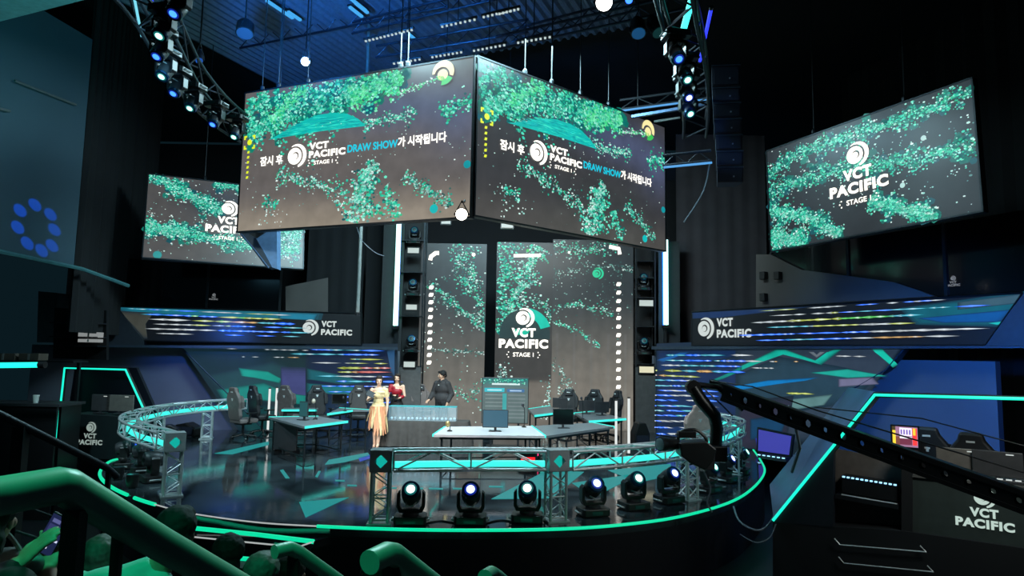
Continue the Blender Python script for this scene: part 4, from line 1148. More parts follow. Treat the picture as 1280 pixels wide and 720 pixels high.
# corrugated ceiling sheet lit blue, beams and perforated light bars
zr = 10.6
az = math.radians(67); rd = Vector((math.cos(az), math.sin(az), 0)); rn = Vector((-rd.y, rd.x, 0))
o = thing('corrugated_ceiling', 'blue lit corrugated metal ceiling sheets at the top of the hall', 'ceiling sheet', G(440, 5, zr))
ctr = Vector(o.location); mb = MB(); vs = []; n = 190
span = 11.5; y0_, y1_ = -7.5, 3.6
for i in range(n + 1):
    s = span * (i / n) - 5.2; z = .07 if (i // 2) % 2 else 0
    vs += [rn * -s + rd * y0_ + Vector((0, 0, z)), rn * -s + rd * y1_ + Vector((0, 0, z))]
mb.add(vs, [(2 * i, 2 * i + 2, 2 * i + 3, 2 * i + 1) for i in range(n)])
mb.build('sheet', mat('corrugated_steel', (110, 130, 155), .4, .3), o)
for px, py, L_ in ((350, 12, .9), (368, 20, .45), (448, 6, .6), (452, 10, .5), (445, 15, .5), (515, 46, .3)):
    p = G(px, py, zr - .12); e_ = thing('strip_lamp', 'small pale blue strip lamp on the corrugated ceiling %s' % {350: 'farthest left', 368: 'second from left', 448: 'upper middle', 452: 'at the centre', 445: 'lower middle', 515: 'above the left centre screen'}[px], 'lamp', p, az)
    MB().box((0, 0, 0), (L_, .07, .05)).build('diffuser', emi('strip_lamp_glow', (70, 170, 240), 1.0), e_)
    MB().box((0, 0, .04), (L_ + .06, .11, .03)).build('housing', steel, e_)
for i, (a, b, z) in enumerate((((440, 42), (650, -8), 10.2), ((470, 72), (660, 40), 9.6), ((300, 60), (560, 8), 10.4), ((620, 62), (860, 10), 9.0), ((640, 52), (800, 12), 9.6))):
    pa_, pb_ = G(*a, z), G(*b, z)
    flat_truss('dark ceiling ladder truss, %s' % ['above the left centre screen, upper', 'just above the left centre screen, lower', 'crossing the corrugated sheets', 'above the right centre screen, near', 'above the right centre screen, far'][i], pa_, pb_, .3, mat('ceiling_steel', (48, 58, 76), .45, .6))
perf = emi('perforation_white', (205, 225, 225), .8)
for i, (a, b, z) in enumerate((((455, 52), (517, 37), 9.3), ((550, 34), (596, 24), 9.3), ((602, 22), (640, 13), 9.3), ((490, 80), (527, 74), 8.9), ((538, 72), (579, 65), 8.9), ((590, 64), (633, 56), 8.9), ((645, 54), (690, 46), 8.9), ((622, 18), (650, 11), 9.2))):
    pa_, pb_ = G(*a, z), G(*b, z); d = pb_ - pa_
    o = thing('perforated_light_bar', 'dotted white light bar under the ceiling, ' + ['left end of the upper row', 'middle of the upper row', 'right part of the upper row', 'left end of the lower row', 'second in the lower row', 'above the screen corner', 'above the right centre screen', 'top right end of the upper row'][i], 'light bar', pa_, group='dotted light bars')
    MB().tube((0, 0, .05), d + Vector((0, 0, .05)), .03, n=6).build('rail', steel, o)
    MB().tube(d / 2 + Vector((0, 0, .05)), d / 2 + Vector((0, 0, 11.4 - pa_.z)), .012, n=6).build('drop_rod', steel, o)
    mb = MB(); n = max(6, int(d.length / .10))
    for k in range(n): mb.box(d * ((k + .5) / n), (.045, .045, .03))
    m_ = mb.build('light_dots', perf, o); m_['kind'] = 'stuff'

# suspension cables and rods of the screens
ropem = mat('steel_rope', (62, 65, 68), .5, .6)
def rope(px, py, Y, ztop, r, label):
    p = at(px, py, Y); o = thing('suspension_cable', label, 'cable', p)
    MB().tube((0, 0, 0), (0, 0, ztop - p.z), r, n=6).build('rope', ropem, o)
    MB().lathe([(.02, 0), (.045, .03), (.045, .09), (.02, .12)], 8, (0, 0, -.02)).build('shackle', steel, o)
def on_screen(M, W_, H_, u): return M @ Vector((u * W_, .09, H_ + .02))
def srope(S, u, r, label):
    M, W_, H_ = S; p = on_screen(M, W_, H_, u); o = thing('suspension_cable', label, 'cable', p)
    MB().tube((0, 0, 0), (0, 0, 11.4 - p.z), r, n=6).build('rope', ropem, o)
    MB().lathe([(.02, 0), (.05, .03), (.05, .10), (.02, .14)], 8, (0, 0, .0)).build('shackle', steel, o)
for S, name_, us in (((mCL, wCL, hCL), 'left centre screen', (.07, .15, .29, .70, .73)), ((mCR, wCR, hCR), 'right centre screen', (.22, .35, .50, .66, .84)), ((mR, wR, hR), 'far right screen', (.27, .72)), ((mL, wL, hL), 'far left screen', (.34, .8))):
    words = ['leftmost', 'second from left', 'third from left', 'fourth from left', 'rightmost'] if len(us) == 5 else ['left', 'right']
    for u, wd in zip(us, words): srope(S, u, .011 if wd not in ('second from left',) else .016, '%s suspension cable above the %s' % (wd, name_))

# vertical light tubes beside the LED wall
whs = emi('white_core_tube', (205, 255, 255), 2.2)
for (xa, ya, xb, yb, Y, wd, cl, cr_) in ((499, 262, 495, 407, 20.6, 'left', (0, 190, 140), (0, 60, 220)), (831, 300, 833, 406, 20.6, 'right', (0, 70, 220), (0, 200, 150))):
    a = at(xa, ya, Y); b = at(xb, yb, Y); x = (a.x + b.x) / 2
    o = thing('vertical_light_tube', 'tall vertical white light tube with coloured glow %s of the LED wall' % wd, 'led tube', (x, Y, b.z))
    L_ = a.z - b.z
    MB().tube((0, -.03, 0), (0, -.03, L_), .075, n=12).build('tube', whs, o, True)
    MB().box((-.05, .10, L_ / 2), (.03, .05, L_)).build('side_glow_strip', emi('side_glow_%d' % cl[2], cl, 9), o)  # hidden strips added behind the tube to throw its halo onto the backing
    MB().box((.05, .10, L_ / 2), (.03, .05, L_)).build('side_glow_strip', emi('side_glow_r%d' % cr_[2], cr_, 9), o)
    MB().box((-.18 if wd == 'left' else .16, .24, L_ / 2 - b.z / 2), (.66, .06, L_ + b.z)).build('backing_panel', mat('backing', (34, 36, 40), .7), o)
    for z in (-.06, L_ + .04): MB().box((0, 0, z), (.2, .24, .09)).build('end_cap', plast, o)
    MB().box((0, .08, (-.1 - b.z) / 2), (.08, .06, b.z - .15)).build('support_post', steel, o)
# thin white pole left of the left tube
a = at(450, 281, 16.5); b = at(447, 392, 16.5)
o = thing('grey_pole', 'slim grey pole hanging below the left centre screen', 'pole', (b.x, 16.5, b.z)); MB().tube((0, 0, 0), (0, 0, 11.4 - b.z), .045, n=10).build('pole', mat('pole_grey', (120, 122, 120), .5), o, True)
MB().lathe([(.06, 0), (.06, .08)], 10, (0, 0, -.05)).build('foot_clamp', steel, o)

# fixture towers beside the LED wall
def fixture_tower(label, x0p, x1p, top_px, Y, shelves, pads, heads):
    a = at(x0p, top_px, Y); b = at(x1p, 455, Y); x0, x1 = a.x, b.x; H_ = a.z; zb = b.z - .1; w = x1 - x0
    o = thing('fixture_tower', label, 'tower', (x0, Y, 0))
    for sx in (0, w):
        for sy in (0, .5): MB().box((sx, sy, H_ / 2), (.05, .05, H_)).build('post', steel, o)
    MB().box((w / 2, .52, H_ / 2), (w, .03, H_)).build('back_panel', black, o)
    MB().box((w / 2, -.02, zb / 2), (w + .04, .03, zb)).build('lower_panel', mat('tower_panel', (78, 76, 76), .6), o)
    for y in shelves:
        z = at(x0p, y, Y).z; MB().box((w / 2, .24, z), (w, .5, .03)).build('shelf', steel, o)
    for (xa, ya, xb, yb, m_), wd in zip(pads, ('upper', 'middle', 'lower')):
        p = at(xa, ya, Y); q = at(xb, yb, Y)
        s = thing('blinder_panel', '%s small white panel light on the tower %s' % (wd, 'left of the LED wall' if x0 < 0 else 'right of the LED wall'), 'stage light', ((p.x + q.x) / 2, Y - .06, q.z))
        MB().box((0, .0, (p.z - q.z) / 2), (q.x - p.x + .06, .08, p.z - q.z + .06)).build('housing', plast, s); MB().box((0, -.045, (p.z - q.z) / 2), (q.x - p.x, .01, p.z - q.z)).build('diffuser', m_, s)
    for (px, py), wd in zip(heads, ('upper', 'middle', 'lower')):
        p = at(px, py, Y); moving_head('%s unlit moving head light in the tower %s' % (wd, 'left of the LED wall' if x0 < 0 else 'right of the LED wall'), (p.x, Y + .22, p.z), 0, 20, False, (30, 45, 55), k=1.0, scale=1.0)
pd = emi('pad_white', (205, 220, 215), .85); pd2 = emi('pad_warm', (235, 230, 195), .9)
fixture_tower('black open tower of stage fixtures left of the LED wall', 502, 526, 262, 20.7, (300, 340, 395, 458), [(510.5, 310.5, 524, 317, pd), (508.5, 381, 521.5, 387.5, pd), (505.5, 452, 519, 459, pd)], [(521 - 4, 304), (515, 370), (513, 441)])
fixture_tower('black open tower of stage fixtures right of the LED wall', 795, 819, 292, 20.9, (326, 347, 372, 408, 455), [(798.5, 375.5, 815.5, 383, pd), (798.5, 458, 816.5, 466, pd2)], [(805.5, 363), (806, 444)])
p = at(617, 285, 16)
for xa, ya, xb, yb, Y, lb in ((552, 274, 563, 280, 18, 'left of the warm spotlight'), (627, 280, 641, 285, 18, 'under the right centre screen')):
    p = at(xa, ya, Y); q = at(xb, yb, Y)
    s = thing('blinder_panel', 'small white panel light hung ' + lb, 'stage light', ((p.x + q.x) / 2, Y, q.z))
    MB().box((0, .03, (p.z - q.z) / 2), (q.x - p.x + .05, .1, p.z - q.z + .05)).build('housing', plast, s); MB().box((0, -.03, (p.z - q.z) / 2), (q.x - p.x, .02, p.z - q.z)).build('diffuser', pd, s)
    MB().tube((0, .05, .1), (0, .05, 11.4 - q.z), .012).build('rope', ropem, s)

# dark wedge box hung in front of the far left screen
Yb = 13.6
def slabpx(label, name, px, Y, th, m, cat):
    P = [at(x, y, Y) for x, y in px]; b = P[0]; o = thing(name, label, cat, b)
    MB().slab([(p.x - b.x, p.z - b.z) for p in P], 0, th).build('panel', m, o); return o
o = slabpx('pale blue wedge shaped panel hung below the left centre screen', 'wedge_panel', [(321, 298), (338, 287), (346, 287), (346, 336), (340, 334)], 14.6, .25, mat('pale_blue_panel', (95, 125, 165), .5), 'panel')
b = at(321, 298, 14.6)
MB().slab([(0, 0)] + [((at(x, y, 14.6) - b).x, (at(x, y, 14.6) - b).z) for x, y in ((340, 334), (334, 335), (302, 292), (306, 290))], -.05, .3).build('edge_frame', mat('wedge_dark', (22, 34, 52), .5), o)
MB().path([(at(x, y, 14.55) - b) for x, y in ((300, 291), (318, 312), (336, 335))], .02, 6).build('trim', bluest, o)
MB().slab([((at(x, y, 14.6) - b).x, (at(x, y, 14.6) - b).z) for x, y in ((303, 290), (338, 286.5), (321, 298), (316, 302))], .02, .3).build('shadow_box', black, o)
MB().tube((.3, .1, .1), (.3, .1, 11.4 - b.z), .012).build('rope', ropem, o)
# gobo projector for the ring of blue spots on the left wall
ctr2 = at(36, 284, 13.6)
gp = Vector((-5.0, 7.0, 7.7))
g = thing('gobo_projector', 'small dark projector near the teal soffit throwing a ring of blue dots', 'projector', gp)
dv = (ctr2 - gp).normalized()
MB().lathe([(.09, -.25), (.10, 0), (.07, .05), (.07, .16)], 16, (0, 0, 0), dv).build('housing', plast, g, True)
MB().box((0, 0, 1.9), (.05, .05, 3.6)).build('drop_rod', steel, g)
for x, y in ((43.5, 256), (25, 263), (63, 268), (22, 284), (68, 287), (34, 304), (52, 313), (65, 307)):
    r_ = ray(x, y); t = ((LW.A - ORG).dot(LW.n)) / r_.dot(LW.n); q = ORG + r_ * t
    src = gp + dv * .25
    lamp('gobo_beam', 'SPOT', src, q, 9500, (.0, .13, 1), .003, 2 * math.degrees(math.atan(.118 / (q - src).length)), .06)
# ================================================================ STAGE FURNITURE
desk_m = mat('desk_top_grey', (112, 118, 122), .3, var=.06); desk_side = mat('desk_edge_black', (24, 26, 28), .4)
def desk(label, px, strips, legs=True, h=.75, topm=None):
    P = [G(x, y, h) for x, y in px]; c = sum(P, Vector()) / len(P); c.z = 0
    o = thing('stage_desk', label, 'desk', c)
    q = [(p.x - c.x, p.y - c.y) for p in P]
    MB().prism(q, .045, z0=h - .05).build('desk_top', topm or desk_m, o)
    k = .9
    MB().prism([(x * k, y * k) for x, y in q], .05, z0=h - .10).build('under_frame', desk_side, o)
    if legs:
        for x, y in q: MB().tube((x * .86, y * .86, 0), (x * .86, y * .86, h - .09), .022, n=8).build('leg', steel, o, True)
        pts = [(x * .86, y * .86, .10) for x, y in q]; MB().path(pts + [pts[0]], .014, 6).build('stretcher', steel, o)
    for i, j in strips:
        a = Vector((*q[i], h - .02)); b = Vector((*q[j], h - .02)); d = (b - a).normalized(); n_ = Vector((d.y, -d.x, 0))
        if n_.dot((a + b) / 2) < 0: n_ = -n_
        MB().box((a + b) / 2 + n_ * .012, ((b - a).length, .03, .05), Matrix.Rotation(math.atan2(d.y, d.x), 3, 'Z')).build('edge_light', cyan_soft, o)
    return o
white_top = mat('desk_top_white', (205, 200, 202), .35, var=.04)
desk('white topped front desk with cyan edge carrying the blue screened monitor', [(542, 543), (681, 544.5), (664, 532), (557, 533)], [(0, 3), (1, 2)], topm=white_top)
desk('grey wedge shaped front desk with cyan edge carrying the black monitor', [(683, 544.5), (767, 533), (740, 528), (668, 532)], [(1, 2)])
desk('grey desk with two glowing edges and a dark side panel on the left', [(336, 521), (398, 520), (434, 526), (381, 533)], [(0, 1), (2, 3)])
desk('small dark desk with thick cyan front edge left of the presenters', [(409, 517), (440, 512.5), (462, 512), (424, 509.5)], [(0, 1), (3, 2)])
desk('narrow dark desk with cyan edge behind the left front desk', [(352, 512), (396, 512), (398, 509.5), (355, 509.5)], [(0, 1)])
desk('long dark desk running behind the draw table', [(462, 508), (558, 508), (556, 505.8), (466, 505.8)], [])
desk('short desk with cyan edges beside the upright info screen', [(660, 511), (688, 507), (700, 515), (668, 519)], [(0, 1), (2, 3)])
desk('angled desk with cyan edge before the right LED panel', [(718, 516), (745, 513.5), (782, 523), (736, 526)], [(0, 1), (2, 3)])

def monitor(label, px, py, z, w, h, rz, scr, back=False, name='computer_monitor'):
    p = G(px, py, z); o = thing(name, label, 'monitor', p, rz)
    MB().prism([(-.13, -.07), (.13, -.07), (.10, .09), (-.10, .09)], .012).build('stand_foot', plast2, o)
    MB().box((0, .03, .09), (.05, .02, .16)).build('stand_neck', plast2, o)
    MB().box((0, .012, .07 + h / 2), (w, .03, h)).build('housing', plast2, o, bevel=.006)
    MB().box((0, -.006, .07 + h / 2), (w - .03, .006, h - .03)).build('display', scr, o)
    return o
dark_scr = mat('dark_screen', (12, 13, 15), .15); blue_scr = emi('blue_grey_screen', (46, 98, 122), .9)
monitor('wide monitor with plain blue grey picture on the white front desk', 619, 539, .75, .52, .36, .0, blue_scr)
monitor('black screened monitor on the wedge shaped front desk', 704, 535, .75, .45, .34, .12, dark_scr)
monitor('thin teal tinted monitor standing on the left front desk', 379, 525, .75, .26, .34, -.5, emi('teal_screen', (18, 90, 96), .7))
for px, py, rz, lb in ((700, 513, 2.9, 'on the short desk beside the info screen'), (733, 517, 3.2, 'left on the angled desk, seen from behind'), (752, 519, 3.5, 'right on the angled desk, seen from behind'), (424, 508, .4, 'on the small dark desk')):
    monitor('small dark monitor ' + lb, px, py, .75, .42, .28, rz, dark_scr)

def gooseneck(label, px, py, z=.75, hgt=.42, head=.03, hm=None):
    p = G(px, py, z); o = thing('desk_microphone', label, 'microphone', p)
    MB().lathe([(.055, 0), (.05, .015), (.015, .03)], 12).build('base', plast, o, True)
    MB().path(catmull([(0, 0, .02), (.01, 0, hgt * .5), (.0, -.02, hgt * .85), (-.03, -.06, hgt)], 5), .009, 6).build('stem', steel, o, True)
    MB().ell((-.035, -.07, hgt + .01), (head, head, head * 1.3)).build('head', hm or plast2, o, True)
gooseneck('gooseneck microphone on the joint of the two front desks', 655, 534, hgt=.46)
gooseneck('bright gooseneck microphone on the left end of the white desk', 562, 539, hgt=.14, head=.05, hm=mat('gold_mic', (190, 165, 110), .3, .6))
gooseneck('tall microphone with pale head on the grey left desk', 394, 524, hgt=.40, head=.045, hm=mat('pale_head', (170, 165, 150), .4))
gooseneck('gooseneck microphone on the angled right desk', 728, 524, hgt=.5)
gooseneck('slim microphone on the small dark left desk', 431, 514, hgt=.34)

# black panel, red lit gear and floor boxes under the desks
o = thing('side_panel_screen', 'dark square panel leaning under the left grey desk', 'panel', G(356, 566), -.35)
MB().box((0, 0, .36), (.62, .05, .60), Matrix.Rotation(.0, 3, 'X')).build('panel', plast2, o, bevel=.01)
for sx in (-.25, .25): MB().box((sx, .05, .03), (.05, .25, .06)).build('foot', steel, o)
o = thing('floor_speaker', 'black wedge floor speaker with red lights behind the near truss', 'speaker', G(660, 578), .1)
MB().slab([(-.22, .02), (.22, .02), (.22, .16), (.10, .30), (-.22, .22)], -.15, .15).build('cabinet', plast, o, bevel=.01)
MB().box((-.02, -.155, .10), (.3, .01, .06)).build('red_light', emi('red_led', (255, 30, 40), 1.6), o)
MB().lathe([(.035, 0), (.035, .01)], 12, (.17, -.156, .19), (0, -1, 0)).build('status_light', emi('pink_led', (255, 60, 120), 1.6), o)
for px, py, rz, lb, w_ in ((212, 548, .4, 'nearest the back leg of the left truss arc', .5), (236, 545, -.2, 'between the truss leg and the left gaming chair', .6), (800, 556, .2, 'at the right end of the LED wall', .42)):
    o = thing('stage_monitor_speaker', 'low black wedge speaker on the stage ' + lb, 'speaker', G(px, py), rz)
    MB().slab([(-w_ / 2, .02), (w_ / 2, .02), (w_ / 2, .30), (w_ / 4, .58), (-w_ / 4, .58), (-w_ / 2, .30)] if px == 800 else [(-w_ / 2, .02), (w_ / 2, .02), (w_ / 2, .22), (.0, .36), (-w_ / 2, .30)], -.18, .18).build('cabinet', plast, o, bevel=.03)
    MB().box((0, -.19, .16), (w_ * .8, .012, .2)).build('grille', MATS['grille'], o)
    for sx in (-1, 1): MB().box((sx * w_ * .35, 0, .01), (.05, .3, .02)).build('foot', black, o)

# white upright light posts
wpost = emi('white_post', (235, 240, 238), .95)
for (px, yt, yb, lb) in ((334.5, 486, 541, 'left of the grey left desk, nearest'), (343.5, 485, 541, 'left of the grey left desk, middle'), (358.5, 484, 530, 'behind the grey left desk'), (770, 501, 562, 'behind the curved truss, left one'), (786, 498, 568, 'behind the curved truss, right one')):
    p = G(px, yb); z = at(px, yt, p.y).z; o = thing('light_post', 'slim white glowing upright post ' + lb, 'light post', p, group=None)
    MB().lathe([(.07, 0), (.07, .015), (.03, .03)], 12).build('base', steel, o, True)
    MB().tube((0, 0, .03), (0, 0, z), .03, n=10).build('tube', wpost, o, True)
    MB().lathe([(.034, 0), (.034, .03)], 10, (0, 0, z)).build('cap', steel, o, True)

# upright info screen
P = [at(x, y, 16.9) for x, y in ((605, 472.5), (661.5, 475), (659, 530), (602.5, 528))]
W_ = P[1].x - P[0].x; H_ = P[0].z - P[3].z
o = thing('info_screen', 'upright teal info screen with rows of text bars behind the front desk', 'screen', (P[3].x, 16.9, 0), .02)
z0_ = P[3].z
MB().box((W_ / 2, .04, z0_ + H_ / 2), (W_ + .04, .05, H_ + .04)).build('housing', plast2, o, bevel=.01)
cv = Canvas(); cv.x1 = W_ - .02
cv.grid(W_, H_, lambda u, v: mix(lin((92, 112, 112)), lin((40, 120, 120)), sm(.75, 1, v)), 8, 10); cv.layer()
def R_(u0, u1, v0, v1, c): cv.poly([(u0 * W_, v0 * H_), (u1 * W_, v0 * H_), (u1 * W_, v1 * H_), (u0 * W_, v1 * H_)], lin(c))
for v in range(7): R_(.06, .44, .10 + v * .085, .13 + v * .085, (120, 138, 138)); R_(.56, .94, .10 + v * .085, .13 + v * .085, (116, 132, 134))
R_(.44, .53, .22, .66, (60, 170, 170)); cv.layer(); R_(.04, .48, .69, .78, (50, 190, 205)); R_(.54, .92, .69, .76, (60, 110, 160)); R_(.20, .82, .85, .89, (215, 240, 238)); cv.layer(); R_(.10, .42, .72, .745, (200, 240, 245)); R_(.60, .86, .71, .735, (180, 210, 235))
for s_ in (cv,): cv.z0 = H_ * .86; cv.z1 = H_ - .02; cv.swarm([(0, H_ * .94), (W_, H_ * .96)], .10, 120, (.008, .02))
d_ = cv.build('display', o); d_.location = (0, .008, z0_)
for sx in (.2, .8): MB().box((W_ * sx, .06, z0_ / 2), (.05, .05, z0_)).build('leg', steel, o)
MB().box((W_ / 2, .06, .02), (W_ * .8, .45, .035)).build('foot', steel, o)

# ---- gaming chairs
chm = mat('chair_leather_black', (40, 40, 43), .5, bump=.1); chm2 = mat('chair_leather_warm', (112, 100, 98), .5, bump=.1); chacc = mat('chair_logo_white', (215, 215, 215), .5)
def gaming_chair(label, loc, rz, m, group=None):
    o = thing('gaming_chair', label, 'chair', loc, rz, group)
    R = Matrix.Rotation(math.radians(-8), 3, 'X')
    pr = [(-.20, 0), (.20, 0), (.27, .12), (.25, .30), (.29, .46), (.27, .60), (.16, .74), (.13, .84), (-.13, .84), (-.16, .74), (-.27, .60), (-.29, .46), (-.25, .30), (-.27, .12)]
    Mb = Matrix.Translation((0, .22, .50)) @ R.to_4x4() @ Matrix(((1, 0, 0, 0), (0, 0, -1, .05), (0, 1, 0, 0), (0, 0, 0, 1)))
    MB().prism(pr, .10, Mb).build('backrest', m, o, bevel=.03)
    mb = MB()
    for s in (-1, 1): MB().prism([(s * .20, .30), (s * .28, .30), (s * .30, .46), (s * .27, .60), (s * .18, .62)], .07, Mb @ Matrix.Translation((0, 0, .09))).build('side_bolster', m, o, bevel=.015)
    MB().prism([(-.12, .64), (.12, .64), (.10, .80), (-.10, .80)], .05, Mb @ Matrix.Translation((0, 0, .09))).build('head_cushion', plast2, o, bevel=.015)
    for zz in (-.006, .152):
        mb = MB()
        mb.prism([(-.05, .715), (.05, .715), (.05, .74), (-.05, .74)], .003, Mb @ Matrix.Translation((0, 0, zz - (.0 if zz < 0 else .0))))
        mb.prism([(-.018, .50), (.018, .50), (.018, .54), (.035, .54), (.035, .565), (-.035, .565), (-.035, .54), (-.018, .54)], .003, Mb @ Matrix.Translation((0, 0, zz if zz < 0 else .102)))
        mb.build('emblem', chacc, o)
    MB().prism([(-.26, -.27), (.26, -.27), (.28, .0), (.25, .24), (-.25, .24), (-.28, .0)], .11, z0=.42).build('seat', m, o, bevel=.03)
    for s in (-1, 1):
        MB().path([(s * .22, .05, .43), (s * .33, .04, .45), (s * .33, .02, .66)], .022, 8).build('arm_support', plast, o, True)
        MB().box((s * .33, -.02, .68), (.09, .27, .035)).build('armrest', plast, o, bevel=.01)
    MB().box((0, 0, .40), (.3, .3, .05)).build('tilt_plate', plast, o)
    MB().tube((0, 0, .10), (0, 0, .40), .03, n=10).build('gas_post', steel, o, True)
    for k in range(5):
        a = 2 * PI * k / 5 + .3; e_ = Vector((math.cos(a) * .32, math.sin(a) * .32, .075))
        MB().path([(0, 0, .12), e_], [.03, .018], 8).build('base_arm', plast, o, True)
        MB().lathe([(.03, -.022), (.03, .022)], 12, (e_.x, e_.y, .031), (math.sin(a), -math.cos(a), 0)).build('caster', plast, o, True)
    return o
cmap = [((303, 549), 2.5, chm2, 'grey brown gaming chair nearest the left truss arc', 0), ((364, 541), 2.7, chm2, 'grey brown gaming chair behind the left grey desk', 0), ((447, 541.5), .25, chm, 'charcoal gaming chair directly left of the woman in gold', 0),
        ((327, 543), 2.4, chm, 'black gaming chair seen side on between the left posts', 0), ((526, 536.5), .3, chm2, 'grey gaming chair between the red topped woman and the man', 0), ((398, 542.5), .6, chm, 'dark gaming chair behind the back left desks', 0),
        ((708, 546), -.3, chm, 'dark gaming chair beside the info screen', 0), ((760, 548), -1.2, chm, 'dark gaming chair at the right end of the angled desk', 0), ((737, 546), -.6, chm, 'dark gaming chair behind the angled desk', 0),
        ((869, 586), 3.2, mat('chair_leather_rose', (205, 170, 162), .5), 'pale rose lit gaming chair behind the crane mount, seen from behind', 0)]
first = {}
for (px, py), rz, m, lb, _ in cmap:
    if m.name in first: dup(first[m.name], G(px, py), rz, lb)
    else: first[m.name] = gaming_chair(lb, G(px, py), rz, m)

# ---- draw table with cloth, clear cases and balls
Yt = 16.75
fl = at(473, 526, Yt); fr_ = at(585, 530, Yt); zt = fl.z
o = thing('draw_table', 'long table under a charcoal floor length cloth in front of the presenters', 'table', (fl.x, Yt, 0))
W_ = fr_.x - fl.x; D_ = .62
MB().box((W_ / 2, D_ / 2, zt - .015), (W_ - .04, D_ - .04, .03)).build('table_top', desk_m, o)
for sx in (.1, W_ - .1):
    for sy in (.08, D_ - .08): MB().tube((sx, sy, 0), (sx, sy, zt - .03), .02).build('leg', steel, o, True)
ring = []; n = 160
per = [(0, 0), (W_, 0), (W_, D_), (0, D_)]
def perim(t):
    L_ = [W_, D_, W_, D_]; T = sum(L_); t = t % 1 * T; i = 0
    while t > L_[i]: t -= L_[i]; i += 1
    a, b = per[i], per[(i + 1) % 4]; f = t / L_[i]; nrm = [(0, -1), (1, 0), (0, 1), (-1, 0)][i]
    return Vector((a[0] + (b[0] - a[0]) * f, a[1] + (b[1] - a[1]) * f, 0)), Vector((*nrm, 0))
vs = []; rows = [(zt + .004, 0), (zt - .03, .015), (zt * .6, .05), (zt * .3, .08), (.012, .10)]
for z, k in rows:
    for i in range(n):
        p, nn = perim(i / n); w_ = .5 + .5 * math.sin(i * .9 + .6 * math.sin(i * .31)); vs.append(p + nn * k * (.45 + .8 * w_) + Vector((0, 0, z)))
fs = [(r * n + i, r * n + (i + 1) % n, (r + 1) * n + (i + 1) % n, (r + 1) * n + i) for r in range(len(rows) - 1) for i in range(n)] + [tuple(range(n))]
MB().add(vs, fs).build('tablecloth', mat('charcoal_cloth', (66, 62, 60), .9, bump=.15), o, True)
acr = mat('clear_acrylic', (215, 235, 245), .06, alpha=.16, var=.02)
for m_ in (acr,): m_.node_tree.nodes['Principled BSDF'].inputs['IOR'].default_value = 1.12
x0 = at(485, 524, Yt + .1).x; x1 = at(570, 524, Yt + .1).x; hC = at(485, 508.5, Yt + .1).z - zt; N_ = 8; cw = (x1 - x0) / N_
ballm = mat('ball_pale_blue', (190, 215, 235), .3)
edge_c = emi('case_edge_cyan', (60, 205, 215), .9)
nth = ['leftmost', 'second from left', 'third from left', 'fourth from left', 'fifth from left', 'sixth from left', 'second from right', 'rightmost']
case0 = ball0 = None
for k in range(N_):
    xx = x0 + cw * (k + .5)
    lb = 'clear acrylic draw box on the draw table, ' + nth[k]
    if case0 is None:
        case0 = thing('acrylic_box', lb, 'box', (xx, Yt + .30, zt + .006), 0, 'clear acrylic draw boxes')
        t_ = .008; a = cw * .47
        for nm, c, s in (('bottom', (0, 0, t_ / 2), (2 * a, .34, t_)), ('front_pane', (0, -.17, hC / 2), (2 * a, t_, hC)), ('back_pane', (0, .17, hC / 2), (2 * a, t_, hC)), ('side_pane', (-a, 0, hC / 2), (t_, .34, hC)), ('side_pane', (a, 0, hC / 2), (t_, .34, hC))):
            MB().box(c, s).build(nm, acr, case0)
        MB().box((0, .0, hC + .006), (2 * a, .34, .014)).build('lid', edge_c, case0)
    else: dup(case0, (xx, Yt + .30, zt + .006), 0, lb)
    for j, (bx, by) in enumerate(((-.04, -.06), (.05, -.02))):
        lb2 = 'pale blue draw ball in the %s acrylic box, %s one' % (nth[k], 'left' if j == 0 else 'right')
        p = (xx + bx, Yt + .30 + by, zt + .05)
        if ball0 is None:
            ball0 = MB().ell((0, 0, 0), (.035, .035, .035), 16, 10).build('draw_ball', ballm, None, True); ball0.location = p; tag(ball0, lb2, 'ball', 'draw balls in the acrylic boxes')
        else:
            b_ = ball0.copy(); COL.objects.link(b_); b_.location = p; b_['label'] = lb2

# ================================================================ BOOTHS
# right booth: neon frame, slanted side panel, counter, monitors, equipment
fA = G(967, 650); fBx = at(1280, 650, 8.15)
BP = Plane((fA.x, fA.y), (fBx.x, fBx.y))
def bp(px, off=0): return [BP.at(x, y, off) for x, y in px]
def booth_part(name, label, px, y0, y1, m, cat, off=0.0, part='panel'):
    q = bp(px, off); s0 = q[0][0]; o = plane_thing(BP, name, label, cat, s0, off); MB().slab([(a - s0, b) for a, b in q], y0, y1).build(part, m, o); return o, s0
o, s0 = booth_part('neon_booth', 'dark sloping booth front outlined by a cyan neon line on the right', [(966, 652), (1092, 490), (1340, 497), (1340, 502), (1098, 497), (1042, 566), (1041, 662)], 0, .12, mat('booth_navy', (18, 26, 34), .5), 'booth')
q = bp([(967, 650), (1094, 493.5), (1340, 500)])
MB().path([(a - s0, -.03, b) for a, b in q], .020, 8).build('neon_line', cyan, o, True)
